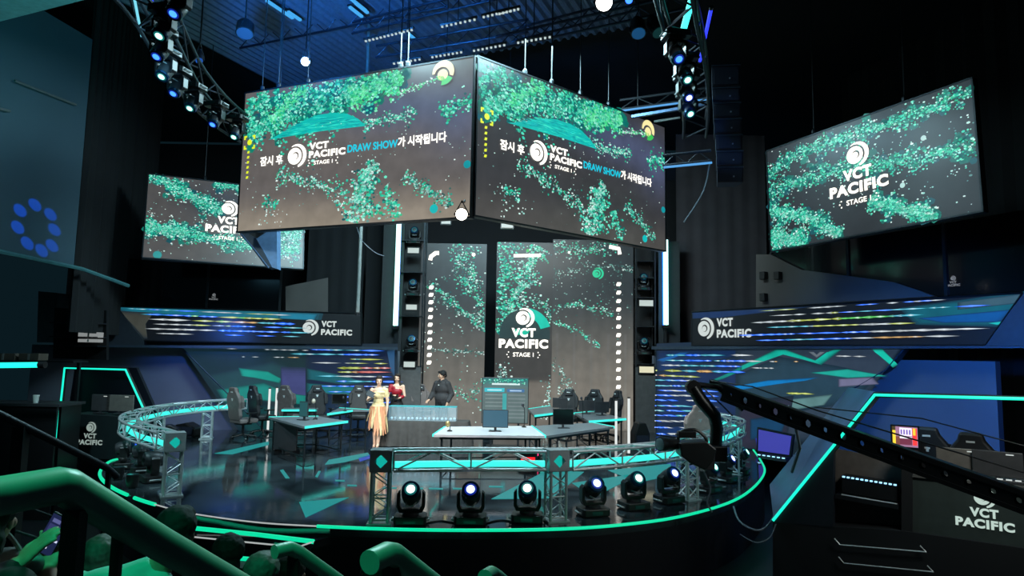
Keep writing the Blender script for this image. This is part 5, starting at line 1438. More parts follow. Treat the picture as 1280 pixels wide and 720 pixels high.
# slanted reflective side wall of the booth
S1 = G(967, 650); S2 = BP.w(BP.at(1092, 490)); S3 = G(958, 615) ; S4 = RP.w(RP.at(1060, 484, -.3), -.3)
S4 = at(1060, 484.5, 11.6); S5 = at(962, 606, 11.4)
mb = MB().add([S1, S2, S4, S5, S1 + Vector((.06, 0, 0)), S2 + Vector((.06, 0, 0)), S4 + Vector((.06, 0, 0)), S5 + Vector((.06, 0, 0))], [(0, 1, 2, 3), (4, 5, 6, 7), (0, 1, 5, 4), (1, 2, 6, 5), (2, 3, 7, 6), (3, 0, 4, 7)])
o = mb.build('booth_side_wall', mat('blue_grey_gloss', (62, 84, 112), .28, var=.35, scale=1.6)); tag(o, 'blue grey glossy slanted side wall left of the right neon line', 'wall panel')
booth_part('black_plinth', 'black base below the right booth counter', [(966, 653), (1130, 664), (1340, 694), (1340, 790), (966, 790)], .0, .9, mat('base_black', (9, 12, 16), .6), 'base', part='plinth')
for a, b, c_, wd in (((1043, 673), (1050, 681), (1158, 690), 'upper'), ((1048, 696), (1055, 704), (1167, 715), 'lower')):
    q = bp([a, b, c_, (c_[0] - 8, c_[1] - 8)], -.06); o = plane_thing(BP, 'step_edge_trim', '%s thin silver step edge on the black base right' % wd, 'trim', q[0][0], -.06)
    MB().path([(x - q[0][0], 0, z) for x, z in q], .009, 6).build('trim', alu, o)
# equipment bay panel, light box and dark divider
o, s0 = booth_part('equipment_bay', 'grey brown equipment bay panel under the crane arm', [(1041, 560), (1127, 578), (1127, 668), (1041, 660)], 0, .06, mat('bay_brown', (84, 78, 74), .6), 'cabinet', .35)
q = bp([(1052, 594), (1122, 605), (1122, 628), (1052, 616)], .1); s0 = q[0][0]
o = plane_thing(BP, 'rack_unit', 'black rack unit with a row of small blue white lights', 'rack unit', s0, .1)
MB().slab([(a - s0, b) for a, b in q], 0, .22).build('chassis', plast, o, bevel=.01)
a, b = q[0], q[1]
for k in range(12):
    f = (k + .5) / 12; MB().box(((a[0] + (b[0] - a[0]) * f) - s0, -.012, a[1] + (b[1] - a[1]) * f - .015), (.032, .02, .018)).build('indicator_light', emi('indicator_blue', (150, 215, 255), 2), o)
MB().path([(0, -.03, q[3][1] - .02), (q[2][0] - s0, -.03, q[2][1] - .02)], .012, 6).build('handle', alu, o)
MB().slab([(a_ - s0, b_) for a_, b_ in bp([(1045, 617), (1124, 630), (1124, 636), (1045, 622)], .1)], -.06, .24).build('shelf', steel, o)
booth_part('booth_divider', 'black upright divider between the equipment bay and the counter', [(1127, 566), (1141, 568), (1141, 668), (1127, 666)], -.02, .5, black, 'divider', .05)
o, s0 = booth_part('booth_counter', 'dark green grey booth counter with white lettering at the far right', [(1141, 596), (1340, 622), (1340, 692), (1141, 667)], 0, .06, mat('counter_green_grey', (46, 56, 54), .5), 'counter', .05, 'front_panel')
q = bp([(1141, 594), (1340, 620)], .05)
MB().prism([(q[0][0] - s0, -.03), (q[1][0] - s0, -.03), (q[1][0] - s0, .65), (q[0][0] - s0, .65)], .03, z0=q[0][1] - .02).build('counter_top', mat('counter_top', (84, 84, 82), .35), o)
a = BP.at(1231, 661, .05); b = BP.at(1269, 666, .05)
mb = MB(); vct(mb, a[0] - s0, a[1], (b[0] - a[0]) * 2, -.012); mb.build('lettering', emi('counter_sign', (205, 228, 218), .8), o)
zc_ = q[0][1] + .012
def booth_monitor(label, x, dy, w, h, rz, m, P=BP, z=None, nm='computer_monitor'):
    s, _ = P.at(x, 600, .3); p = P.w((s, z if z is not None else zc_), .05 + dy); o = thing(nm, label, 'monitor', p, P.ang + rz)
    MB().box((0, .0, .008), (.22, .16, .016)).build('stand_foot', plast2, o); MB().box((0, .0, .07), (.05, .03, .12)).build('stand_neck', plast2, o)
    MB().box((0, 0, .05 + h / 2), (w, .035, h)).build('housing', m, o, bevel=.008); MB().box((0, .021, .05 + h / 2), (w - .03, .006, h - .03)).build('display', dark_scr, o)
    MB().box((w * .25, -.02, .05 + h * .9), (.08, .006, .012)).build('badge', signw, o)
mg = mat('monitor_back_grey', (92, 88, 84), .35)
booth_monitor('monitor seen from behind on the right booth counter, left one', 1200, .28, .50, .30, .1, mg)
booth_monitor('monitor seen from behind on the right booth counter, right one', 1248, .22, .52, .31, -.05, mat('monitor_back_dark', (58, 58, 60), .3))
o = thing('desktop_console', 'small white striped console on the booth counter near the frame edge', 'console', BP.w((BP.at(1262, 606, .2)[0], zc_), .16), BP.ang)
MB().box((0, 0, .02), (.3, .14, .04)).build('case', plast2, o, bevel=.01)
for k in range(3): MB().box((-.09 + k * .09, -.05, .045), (.06, .03, .012)).build('key_light', signw, o)
# colourful broadcast screen inside the booth
s, z = BP.at(1131, 546, 1.0)
o = thing('preview_screen', 'small bright multicoloured screen glowing inside the right booth', 'monitor', BP.w((s, z), 1.0), BP.ang)
MB().box((0, .03, .0), (.36, .04, .32)).build('housing', plast, o)
cv = Canvas(); W2, H2 = .32, .28
cv.poly([(0, 0), (W2, 0), (W2, H2), (0, H2)], lin((150, 110, 140)))
def R2(u0, u1, v0, v1, c): cv.layer(.0006); cv.poly([(u0 * W2, v0 * H2), (u1 * W2, v0 * H2), (u1 * W2, v1 * H2), (u0 * W2, v1 * H2)], lin(c))
R2(0, .14, 0, 1, (70, 60, 30)); R2(.02, .14, .1, .8, (250, 210, 60)); R2(.14, .3, 0, .5, (120, 70, 60)); R2(.3, .78, .55, .95, (235, 225, 255)); R2(.3, .78, .42, .5, (250, 250, 255)); R2(.3, .78, .1, .4, (110, 50, 70)); R2(.80, .97, .1, .95, (250, 60, 60)); R2(.82, .92, .6, .95, (255, 200, 60))
for k in range(4): R2(.34 + k * .11, .40 + k * .11, .62, .86, (110, 90, 170))
d_ = cv.build('display', o, screen_mat('led_small', 1.3)); d_.location = (-W2 / 2, .005, -H2 / 2)
MB().tube((0, .05, -.14), (0, .05, -z), .02).build('stand_pole', steel, o)
for x, dy, lb in ((1168, 1.6, 'left, behind the booth counter'), (1222, 1.2, 'right, behind the booth counter')):
    s, z = BP.at(x, 560, dy); dup(first['chair_leather_black'], BP.w((s, -.25), dy) + Vector((0, 0, .28)), BP.ang + 3.0, 'black gaming chair back showing over the right booth counter, ' + lb.split(',')[0])
# small screen at the foot of the LED wall, between stage rim and booth
o = thing('floor_screen', 'small violet lit screen beyond the right rim of the stage', 'monitor', G(968, 575) , -.9)
MB().slab([(-.45, .12), (.40, .12), (.48, .62), (-.42, .70)], 0, .07).build('housing', plast, o)
MB().slab([(-.40, .16), (.36, .16), (.43, .58), (-.38, .65)], -.012, -.004).build('display', emi('violet_screen', (70, 70, 190), .7), o)
MB().box((0, .05, .06), (.7, .35, .10)).build('stand', plast2, o)
for k in range(6): MB().box((-.3 + k * .12, -.14, .09), (.06, .02, .02)).build('indicator_light', MATS['indicator_blue'], o)
o = MB().path(catmull([G(915, 628) + Vector((0, -.08, -.05)), at(925, 652, 10.2), at(948, 663, 10.0), at(966, 648, 10.2), at(978, 615, 11)], 6), .014, 6).build('hanging_cable', MATS['grey_cable'], None, True); tag(o, 'grey cable looping between the right stage rim and the booth wall', 'cable')
o = MB().path(catmull([at(925, 668, 9.9), at(945, 678, 9.8), at(962, 672, 9.8), at(970, 655, 9.8)], 6), .008, 6).build('hanging_cable', MATS['grey_cable'], None, True); tag(o, 'thin lower cable looping below the right stage rim', 'cable')

# left booth
lA_ = G(66, 556); lB_ = at(186, 540, 15.6)
BL_ = Plane((lA_.x, lA_.y), (lB_.x, lB_.y))
q = [BL_.at(x, y) for x, y in ((66, 560), (81, 458), (159, 460), (190, 530), (190, 560))]
o = plane_thing(BL_, 'neon_booth', 'dark navy booth outlined by a cyan neon line on the left', 'booth', q[0][0]); s0 = q[0][0]
MB().slab([(a - s0, max(b, .0)) for a, b in q], .3, .38).build('back_panel', mat('left_booth_navy', (12, 16, 30), .5), o)
q = [BL_.at(x, y) for x, y in ((72, 551), (82, 460), (158, 462), (181, 512))]
MB().path([(a - s0, -.03, b) for a, b in q], .022, 8).build('neon_line', cyan, o, True)
MB().path([(a - s0, .02, b) for a, b in q], .045, 4).build('frame', black, o)
CBq = [(88, 517), (152, 521), (152, 585), (82, 580)]
Pc = Plane((G(82, 572).x, G(82, 572).y), (G(160, 575).x, G(160, 575).y))
q = [Pc.at(x, y) for x, y in CBq]; s0 = q[0][0]
o = plane_thing(Pc, 'booth_counter', 'black booth counter with dim white lettering at the left', 'counter', s0)
MB().slab([(a - s0, max(0, b)) for a, b in q], 0, .5).build('counter_body', mat('counter_black', (20, 30, 32), .45), o)
a = Pc.at(112, 556); b = Pc.at(128, 557)
mb = MB(); vct(mb, a[0] - s0, a[1], (b[0] - a[0]) * 2, -.012); mb.build('lettering', emi('counter_sign_dim', (175, 195, 188), .6), o)
for x, w_, lb, m_ in ((121, .42, 'left', MATS['monitor_back_dark']), (145, .62, 'right', mg)):
    booth_monitor('monitor seen from behind on the left booth counter, %s one' % lb, x, .2, w_, .34, 0, m_, Pc, z=q[0][1] + .002)


# left lobby: pillar, shelf rack, neon tube, desk
o = slabpx('grey square pillar in the dark lobby at the far left', 'pillar', [(48, 364), (71, 366), (68, 428), (46, 428)], 17.5, .5, mat('pillar_grey', (92, 96, 100), .7), 'pillar')
o = slabpx('dark storage rack in the lobby at the far left', 'storage_rack', [(68, 385), (133, 388), (133, 450), (66, 448)], 17.0, .1, mat('rack_black', (10, 11, 13), .6), 'rack')
b0 = at(68, 385, 17.0)
for y in (404, 421, 432):
    p = at(72, y, 16.9); p2 = at(131, y + 2, 16.9); MB().box(((p.x + p2.x) / 2 - b0.x, -.2, p.z - b0.z), (p2.x - p.x, .4, .03)).build('shelf', steel, o)
for (xa, ya, xb, yb), lb in (((98, 415, 123, 422), 'upper'), ((97.5, 423.5, 122.5, 428), 'lower')):
    p = at(xa, ya, 16.6); q2 = at(xb, yb, 16.6); c = thing('white_carton', '%s of two white cartons stacked on the lobby rack' % lb, 'box', ((p.x + q2.x) / 2, 16.7, q2.z))
    MB().box((0, 0, (p.z - q2.z) / 2), (q2.x - p.x, .2, p.z - q2.z)).build('carton', emi('white_card_lit', (190, 196, 196), .45), c); MB().box((0, -.102, (p.z - q2.z) * .5), (.04, .004, (p.z - q2.z) * .8)).build('tape', mat('tape', (150, 150, 145), .5), c)  # cartons glow faintly, their lit look is put into the material
c = thing('paper_roll', 'upright pale paper roll on the top shelf of the lobby rack', 'roll', at(90, 400, 16.7)); MB().lathe([(.08, 0), (.08, .24)], 14).build('roll', mat('pale_roll', (150, 148, 148), .7), c, True); MB().lathe([(.03, 0), (.03, .01)], 10, (0, 0, .24)).build('core', black, c)
a = at(-25, 457, 12); b = at(49, 456, 12); led_bar('bright cyan horizontal light tube at the far left edge', a, b, .05, emi('cyan_bar_bright', (30, 240, 205), 1.8))
MB_ = bpy.data.objects
p = G(20, 560); o = thing('lobby_desk', 'dark desk in the lobby under the cyan light tube', 'desk', (at(20, 505, 13.2).x, 13.2, -.95))
zt2 = at(20, 505, 13.0).z + .95
MB().box((0, 0, zt2), (2.2, .8, .05)).build('desk_top', plast2, o); MB().box((0, -.35, zt2 / 2), (2.1, .04, zt2 - .05)).build('front_panel', plast, o)
for sx in (-1, 1): MB().box((sx * 1.0, .1, zt2 / 2), (.05, .6, zt2 - .04)).build('side_panel', plast, o)
p = at(46, 488, 13.0); c = thing('paper_cup', 'white cup on the lobby desk', 'cup', (p.x, 13.0, zt2 - .95 + .026)); MB().lathe([(.04, 0), (.055, .14), (.05, .14), (.036, .01)], 14).build('cup', whitep, c, True); MB().lathe([(.058, 0), (.056, .012)], 14, (0, 0, .14)).build('lid', whitep, c, True)
for xa, w_ in ((10, .5), (42, .42)):
    p = at(xa, 446, 14.5); c = thing('carton', 'dull brown carton above the cyan tube, %s one' % ('left' if xa == 10 else 'right'), 'box', (p.x, 14.5, p.z)); MB().box((0, 0, 0), (w_, .3, .14)).build('box', mat('cardboard', (96, 84, 74), .8), c); MB().box((0, -.151, 0), (.05, .004, .13)).build('tape', MATS['tape'], c)
p = at(26, 452, 14.6); c = thing('lobby_shelf', 'long dark shelf carrying two cartons at the far left', 'shelf', (p.x, 14.6, p.z)); MB().box((0, 0, .02), (2.6, .5, .03)).build('board', steel, c)
for sx in (-1.2, 1.2): MB().box((sx, .1, (-.95 - p.z) / 2), (.06, .06, p.z + .95)).build('leg', steel, c)

# ================================================================ CAMERA CRANE
crm = mat('crane_black', (16, 17, 19), .35, .3); rod_w = mat('crane_rod', (140, 145, 150), .3, .7)
a = at(905, 491, 9.7); b = at(1440, 686, 6.4)
o = thing('camera_crane', 'long black camera crane arm with round cutouts reaching in from the right', 'camera crane', a)
d = (b - a); L = d.length; X_ = d.normalized(); Z_ = (Vector((0, 0, 1)) - X_ * X_.z).normalized(); Y_ = Z_.cross(X_)
MC = Matrix(((X_.x, Y_.x, Z_.x, 0), (X_.y, Y_.y, Z_.y, 0), (X_.z, Y_.z, Z_.z, 0), (0, 0, 0, 1)))
for sy in (-.05, .05):
    nH = int(L / .22)
    for zz, hh in ((.090, .050), (-.090, .050)):
        mb = MB(); mb.box(MC @ Vector((L / 2, sy, zz)), (L, .02, hh), MC.to_3x3()); mb.build('chord', crm, o)
    # web plate with round holes
    mb = MB(); cell = L / nH
    for k in range(nH):
        cx = (k + .5) * cell; r_ = (.058 if k % 2 else .044) if (k // 9) % 2 == 0 else .036
        out = [(cx - cell / 2, -.066), (cx, -.066), (cx + cell / 2, -.066), (cx + cell / 2, 0), (cx + cell / 2, .066), (cx, .066), (cx - cell / 2, .066), (cx - cell / 2, 0)]
        ang = [225, 270, 315, 0, 45, 90, 135, 180]
        inn = [(cx + r_ * math.cos(math.radians(t)), r_ * math.sin(math.radians(t))) for t in ang]
        mb.add([MC @ Vector((x, sy, z)) for x, z in out + inn], [(i, (i + 1) % 8, 8 + (i + 1) % 8, 8 + i) for i in range(8)])
    mb.build('web_plate', crm, o)
MB().box(MC @ Vector((L / 2, 0, .119)), (L, .11, .008), MC.to_3x3()).build('top_plate', crm, o)
MB().path([MC @ Vector((-.25, 0, .10)), MC @ Vector((.4, 0, .22)), MC @ Vector((1.3, 0, .20)), MC @ Vector((L, 0, .34))], .010, 6).build('guy_wire', crm, o)
MB().path([MC @ Vector((1.3, -.05, .24)), MC @ Vector((L * .55, -.05, .52)), MC @ Vector((L, -.05, .62))], .008, 6).build('guy_wire', crm, o)
rel = lambda x, y, Y: at(x, y, Y) - a
MB().path([rel(871, 481, 9.9), rel(897, 484, 9.85), rel(930, 512, 9.7)], .045, 8).build('levelling_rod', crm, o, True)
MB().path([rel(880, 486, 9.8), rel(902, 506, 9.75), rel(916, 520, 9.7)], .012, 6).build('levelling_rod', rod_w, o, True)
MB().box(rel(908, 483, 9.85), (.5, .12, .05), MC.to_3x3()).build('nose_plate', crm, o)
MB().lathe([(.10, -.07), (.11, 0), (.10, .07)], 18, rel(866, 484, 9.9), (0, 1, 0)).build('pivot_wheel', crm, o, True)
MB().path([rel(866, 484, 9.9), rel(876, 500, 9.9), rel(893, 520, 9.9), rel(896, 535, 9.9), rel(894, 562, 9.9)], [.09, .10, .095, .09, .085], 10).build('drop_arm', crm, o, True)
MB().box(rel(892, 566, 9.9), (.32, .3, .22)).build('remote_head', crm, o, bevel=.02)
MB().path([rel(985, 507, 9.0), rel(994, 530, 9.0), rel(1000, 560, 9.2), rel(990, 590, 9.6)], .022, 6).build('hanging_cable', MATS['grey_cable'], o, True)
# pedestal outside the right edge of the frame
pe = b - a
MB().tube(Vector((pe.x, pe.y, pe.z)), Vector((pe.x, pe.y, STEP - a.z + .1)), .07).build('pedestal', crm, o)
for k in range(3):
    t = 2 * PI * k / 3; MB().path([Vector((pe.x, pe.y, STEP - a.z + .5)), Vector((pe.x + math.cos(t) * .6, pe.y + math.sin(t) * .6, STEP - a.z + .03))], .03).build('pedestal_leg', crm, o)
# broadcast camera on the crane head
o = thing('broadcast_camera', 'black broadcast camera with round lens hanging from the crane arm', 'camera', at(866, 567, 9.7))
c0 = Vector(o.location); rl = lambda x, y, Y=9.7: at(x, y, Y) - c0
MB().slab([((rl(x, y)).x, (rl(x, y)).z) for x, y in ((846, 552), (880, 550), (892, 560), (888, 574), (878, 586), (858, 576), (848, 568))], -.16, .16).build('body', mat('camera_black', (22, 27, 28), .4), o, bevel=.02)
ax = Vector((-1, -.55, .05)).normalized()
MB().lathe([(.075, -.05), (.085, .05), (.085, .16), (.10, .18), (.10, .27)], 20, rl(843, 555), ax).build('lens_barrel', plast, o, True)
MB().lathe([(.085, .271), (.05, .28)], 18, rl(843, 555), ax).build('front_glass', mat('lens_glass', (120, 135, 140), .08), o, True)
MB().path(catmull([rl(848, 550), rl(850, 540), rl(868, 537), rl(880, 545), rl(884, 553)], 5), .022, 8).build('top_handle', plast, o, True)
MB().box(rl(858, 543), (.25, .12, .09)).build('viewfinder', plast, o, bevel=.01)
MB().box(rl(884, 572, 9.75), (.14, .28, .3)).build('battery', plast2, o, bevel=.01)
MB().path(catmull([rl(880, 590), rl(888, 610), rl(884, 628), rl(890, 640)], 5), .012, 6).build('cable', MATS['grey_cable'], o, True)
# ================================================================ PEOPLE
def V(*a): return Vector(a)
def rem(o, vox, sm_=4):
    m = o.modifiers.new('remesh', 'REMESH'); m.mode = 'VOXEL'; m.voxel_size = vox; m.use_smooth_shade = True
    s = o.modifiers.new('smooth', 'SMOOTH'); s.iterations = sm_; s.factor = .5
    return o
def limb(mb, pts, rs): 
    mb.path(pts, rs, 12)
    for p, r in zip(pts, rs): mb.ell(p, (r, r, r), 12, 8)
def hand(mb, wrist, d, nrm, side, s=1.0, curl=.6):
    """wrist point, direction of the palm, palm normal; side +1 when the thumb is along cross(d, nrm)"""
    d = Vector(d).normalized(); nrm = Vector(nrm); nrm = (nrm - d * nrm.dot(d)).normalized(); a = d.cross(nrm) * side
    R = Matrix((a, nrm, d)).transposed()
    mb.ell(wrist + d * .045 * s, (.040 * s, .016 * s, .055 * s), 12, 8, R)
    for k, (off, ln) in enumerate(((.030, .070), (.011, .078), (-.009, .073), (-.028, .058))):
        b = wrist + d * .085 * s + a * off * s; pts = [b - d * .02 * s]; cur = Vector(d); p = b.copy()
        for j, f in enumerate((.45, .32, .23)):
            pts.append(p.copy()); p = p + cur * ln * f * s; cur = (cur * math.cos(curl * .8) + nrm * math.sin(curl * .8)).normalized() if j < 2 else cur
        pts.append(p); mb.path(pts, [.0095 * s] * (len(pts) - 1) + [.007 * s], 8)
        mb.ell(p, (.0078 * s,) * 3, 8, 6)
    b = wrist + d * .03 * s + a * .032 * s; t1 = b + (a * .8 + d * .6).normalized() * .032 * s + nrm * .006 * s; t2 = t1 + (a * .25 + d * .9 + nrm * .35).normalized() * .028 * s
    mb.path([wrist + d * .02 * s, b, t1, t2], [.014 * s, .013 * s, .0105 * s, .008 * s], 8); mb.ell(t2, (.0085 * s,) * 3, 8, 6)
def head_mesh(mb, c, rz, s=1.0, tilt=0):
    R = Matrix.Rotation(rz, 3, 'Z') @ Matrix.Rotation(tilt, 3, 'X')
    q = lambda x, y, z: c + R @ V(x, y, z) * s
    E_ = lambda p, r: mb.ell(q(*p), tuple(v * s for v in r), 16, 11, R)
    E_((0, .012, .035), (.075, .092, .085)); E_((0, -.018, -.02), (.060, .070, .080)); E_((0, -.045, -.075), (.034, .034, .030))
    E_((0, -.092, -.012), (.0105, .016, .026)); E_((0, -.102, -.026), (.014, .013, .010))
    E_((0, -.082, -.052), (.024, .010, .009)); E_((-.028, -.075, .02), (.022, .012, .008)); E_((.028, -.075, .02), (.022, .012, .008))
    for sx in (-1, 1): E_((sx * .074, .008, -.008), (.008, .018, .030)); E_((sx * .038, -.058, -.028), (.022, .022, .022))
    return q, R
def face_bits(root, q, R, s=1.0):
    ed = mat('eye_dark', (22, 16, 14), .2); lp_ = mat('lip_tone', (176, 84, 80), .4); hb = mat('brow_dark', (34, 24, 20), .8)
    for sx in (-1, 1):
        MB().ell(q(sx * .028, -.083, .002), (.011 * s, .006 * s, .0055 * s), 10, 6, R).build('eye', ed, root, True)
        MB().ell(q(sx * .029, -.088, .022), (.015 * s, .005 * s, .003 * s), 10, 6, R).build('eyebrow', hb, root, True)
    MB().ell(q(0, -.092, -.052), (.018 * s, .005 * s, .006 * s), 10, 6, R).build('lips', lp_, root, True)
def torso(mb, J, k=1.0, w=1.0, female=False):
    pel, wai, che, nec = J['pel'], J['wai'], J['che'], J['nec']
    R = J.get('R', Matrix.Identity(3))
    mb.ell(pel, (.155 * w * k, .105 * k, .12 * k), 16, 10, R); mb.ell(wai, ((.115 if female else .14) * w * k, .09 * k, .13 * k), 16, 10, R)
    mb.ell(pel.lerp(wai, .5), (.135 * w * k, .095 * k, .12 * k), 16, 10, R)
    mb.ell(che, ((.145 if female else .17) * w * k, .105 * k, .15 * k), 16, 10, R); mb.ell(che + R @ V(0, 0, .10), ((.14 if female else .165) * w * k, .085 * k, .09 * k), 16, 10, R)
    mb.path([che + V(0, 0, .10), nec], [.085 * k, .052 * k], 12)
skin1 = mat('skin_warm', (226, 180, 154), .5, var=.05); skin2 = mat('skin_tan', (205, 160, 134), .5, var=.05)
hairm = mat('hair_dark_brown', (42, 31, 27), .75, bump=.4, scale=40); hairb = mat('hair_black', (22, 20, 20), .8, bump=.4, scale=40)
def rotz(v, c, a): return c + Matrix.Rotation(a, 3, 'Z') @ (v - c)

hair_tex = bpy.data.textures.new('hair_clumps', 'CLOUDS'); hair_tex.noise_scale = .035; hair_tex.noise_depth = 2
def rough_hair(o, k):
    d = o.modifiers.new('clumps', 'DISPLACE'); d.texture = hair_tex; d.strength = k; d.mid_level = .5; d.texture_coords = 'LOCAL'
def standing(name_label, loc, rz, H_, J, female, skin, shown_legs=True, vox=.0075, head_rz=0.0, tilt=0, shoes=None):
    s = H_ / 1.70
    root = thing('person', name_label, 'person', loc, rz)
    mb = MB(); torso(mb, J, 1.0, 1.0, female)
    hc = J['head']
    mb.path([J['nec'] - V(0, 0, .04), hc + V(0, .01, -.03)], [.052, .048], 12)
    q, R = head_mesh(mb, hc, head_rz, 1.0, tilt)
    for sd in ('L', 'R'):
        sg = 1 if sd == 'L' else -1
        limb(mb, [J['sh' + sd], J['el' + sd], J['wr' + sd]], [.050 if female else .058, .038 if female else .044, .026 if female else .030])
        hand(mb, J['wr' + sd], J['hd' + sd], J['hn' + sd], J.get('hs' + sd, sg), 1.0, J.get('cu' + sd, .7))
        limb(mb, [J['hip' + sd], J['kn' + sd], J['an' + sd]], [.085, .058, .040])
        an = J['an' + sd]; f = J.get('ft' + sd, V(0, -1, 0)); mb.path([an + V(0, .03, -.02), an + f * .08 + V(0, 0, -.055), an + f * .16 + V(0, 0, -.062)], [.042, .034, .022], 10)
    b = mb.build('body', skin, root, True); rem(b, vox)
    face_bits(root, q, R)
    root.scale = (s, s, s)
    return root, q, R
def base_J():
    return dict(pel=V(0, 0, .93), wai=V(0, 0, 1.08), che=V(0, 0, 1.26), nec=V(0, 0, 1.44), head=V(0, -.01, 1.585),
        shL=V(.165, 0, 1.375), shR=V(-.165, 0, 1.375), elL=V(.21, .02, 1.11), elR=V(-.21, .02, 1.11), wrL=V(.20, -.08, .87), wrR=V(-.20, -.08, .87),
        hdL=V(0, -.2, -1), hdR=V(0, -.2, -1), hnL=V(-1, 0, 0), hnR=V(1, 0, 0),
        hipL=V(.085, 0, .90), hipR=V(-.085, 0, .90), knL=V(.09, -.02, .49), knR=V(-.09, -.02, .49), anL=V(.09, .01, .08), anR=V(-.09, .01, .08))

# woman in the gold fringed dress
J = base_J()
J.update(elR=V(-.25, -.04, 1.13), wrR=V(-.12, -.22, 1.20), hdR=V(.35, -.5, .55), hnR=V(.9, .1, -.3), elL=V(.22, .0, 1.12), wrL=V(.22, -.06, .88),
         hipL=V(.08, 0, .90), hipR=V(-.08, 0, .90), knL=V(.05, -.05, .49), knR=V(-.07, .0, .49), anL=V(.03, -.08, .10), anR=V(-.06, .02, .10), head=V(.0, -.01, 1.585))
gold = mat('dress_gold', (226, 200, 150), .45, var=.2, scale=14, bump=.2); peach = mat('dress_peach', (222, 150, 112), .55, var=.15)
p1 = G(471, 559)
w1, q, R = standing('woman in gold and peach fringed dress holding cards left of the draw table', p1, .05, 1.70, J, True, skin1, head_rz=.15)
mb = MB(); mb.ell(V(0, 0, 1.25), (.155, .118, .14)); mb.ell(V(0, 0, 1.10), (.125, .10, .14)); mb.ell(V(0, 0, .96), (.17, .12, .15)); mb.ell(V(.03, -.02, 1.31), (.125, .10, .06)); limb(mb, [V(.12, 0, 1.40), V(.17, 0, 1.37), V(.20, .01, 1.22)], [.05, .062, .055])
rem(mb.build('dress_bodice', gold, w1, True), .010)
# asymmetric skirt: strips of different lengths
random.seed(11)
for k in range(22):
    a = 2 * PI * k / 22; ln = .26 + .40 * (.5 + .5 * math.sin(a * 1.0 + 2.4)) + random.uniform(-.06, .10)
    c, s_ = math.cos(a), math.sin(a); z1_ = max(.30, .95 - ln)
    vs = []; tw = .055
    for j in range(5):
        f = j / 4; z = .98 + (z1_ - .98) * f; rr = .155 + .10 * f + .015 * math.sin(k * 2 + j); ry = .115 + .09 * f
        t = Vector((-s_, c, 0)); cc = V(c * rr, s_ * ry, z); ww = tw * (1 - .75 * f * f)
        vs += [cc - t * ww, cc + t * ww, cc + t * ww + V(c, s_, 0) * .008, cc - t * ww + V(c, s_, 0) * .008]
    fs = []
    for j in range(4):
        for e_ in range(4): fs.append((j * 4 + e_, j * 4 + (e_ + 1) % 4, (j + 1) * 4 + (e_ + 1) % 4, (j + 1) * 4 + e_))
    fs += [(0, 1, 2, 3), (16, 17, 18, 19)]
    MB().add(vs, fs).build('skirt_strip', peach if k % 3 else gold, w1, True)
MB().lathe([(.145, -.03), (.15, .0), (.145, .03)], 20, (0, 0, 1.03)).build('waistband', gold, w1, True).scale = (1, .75, 1)
bpy.data.objects[w1.children[-1].name].location = (0, 0, 0)
mb = MB(); mb.ell(q(0, .035, .045), (.088, .090, .088)); mb.ell(q(0, .085, .03), (.055, .05, .055)); mb.ell(q(0, -.015, .09), (.082, .078, .052)); mb.ell(q(.070, .01, .01), (.024, .058, .085)); mb.ell(q(-.070, .01, .01), (.024, .058, .085))
rem(mb.build('hair', hairm, w1, True), .009)
for sx in (-1, 1):
    an = J['anL' if sx > 0 else 'anR']; mb = MB(); mb.path([an + V(0, .045, -.02), an + V(0, .045, -.10)], [.012, .008], 6); mb.path([an + V(0, .04, -.07), an + V(0, -.10, -.088), an + V(0, -.19, -.090)], [.03, .034, .018], 8); mb.build('high_heel_shoe', mat('nude_shoe', (196, 150, 128), .3), w1, True)
card = thing('cue_cards', 'dark cue cards held in the hand of the woman in gold', 'cards', w1.location + V(-.13, -.33, 1.29), .25)
MB().box((0, 0, .0), (.21, .012, .14), Matrix.Rotation(.45, 3, 'Y')).build('cards', mat('card_dark', (36, 40, 46), .5), card); MB().box((0, -.008, .0), (.19, .004, .12), Matrix.Rotation(.45, 3, 'Y')).build('printed_face', mat('card_face', (70, 78, 84), .5), card)

# woman in the red one shoulder top
J = base_J(); J.update(elR=V(-.23, -.05, 1.12), wrR=V(-.10, -.22, 1.14), hdR=V(.6, -.4, .1), hnR=V(.1, .3, -1), elL=V(.22, -.04, 1.12), wrL=V(.08, -.22, 1.06), hdL=V(-.8, -.3, .1), hnL=V(0, .3, 1))
p2 = G(494, 547)
w2, q, R = standing('woman in a red one shoulder top holding a tablet behind the draw table', p2, .0, 1.70, J, True, skin1, head_rz=.1)
red = mat('red_fabric', (158, 20, 38), .5, var=.1)
mb = MB(); mb.ell(V(0, 0, 1.24), (.158, .120, .13)); mb.ell(V(0, 0, 1.12), (.128, .10, .12)); mb.ell(V(-.06, 0, 1.33), (.10, .095, .07)); limb(mb, [V(-.12, 0, 1.38), J['shR'], J['elR'] * .5 + J['shR'] * .5], [.055, .064, .056]); limb(mb, [J['elL'] * .7 + J['wrL'] * .3, J['elL'] * .5 + J['wrL'] * .5], [.05, .045])
rem(mb.build('one_shoulder_top', red, w2, True), .010)
mb = MB(); mb.ell(V(0, 0, 1.0), (.15, .115, .1)); mb.lathe([(.15, .98), (.19, .90), (.19, .70), (.20, .45)], 20); rem(mb.build('skirt', mat('black_skirt', (22, 20, 22), .7), w2, True), .012)
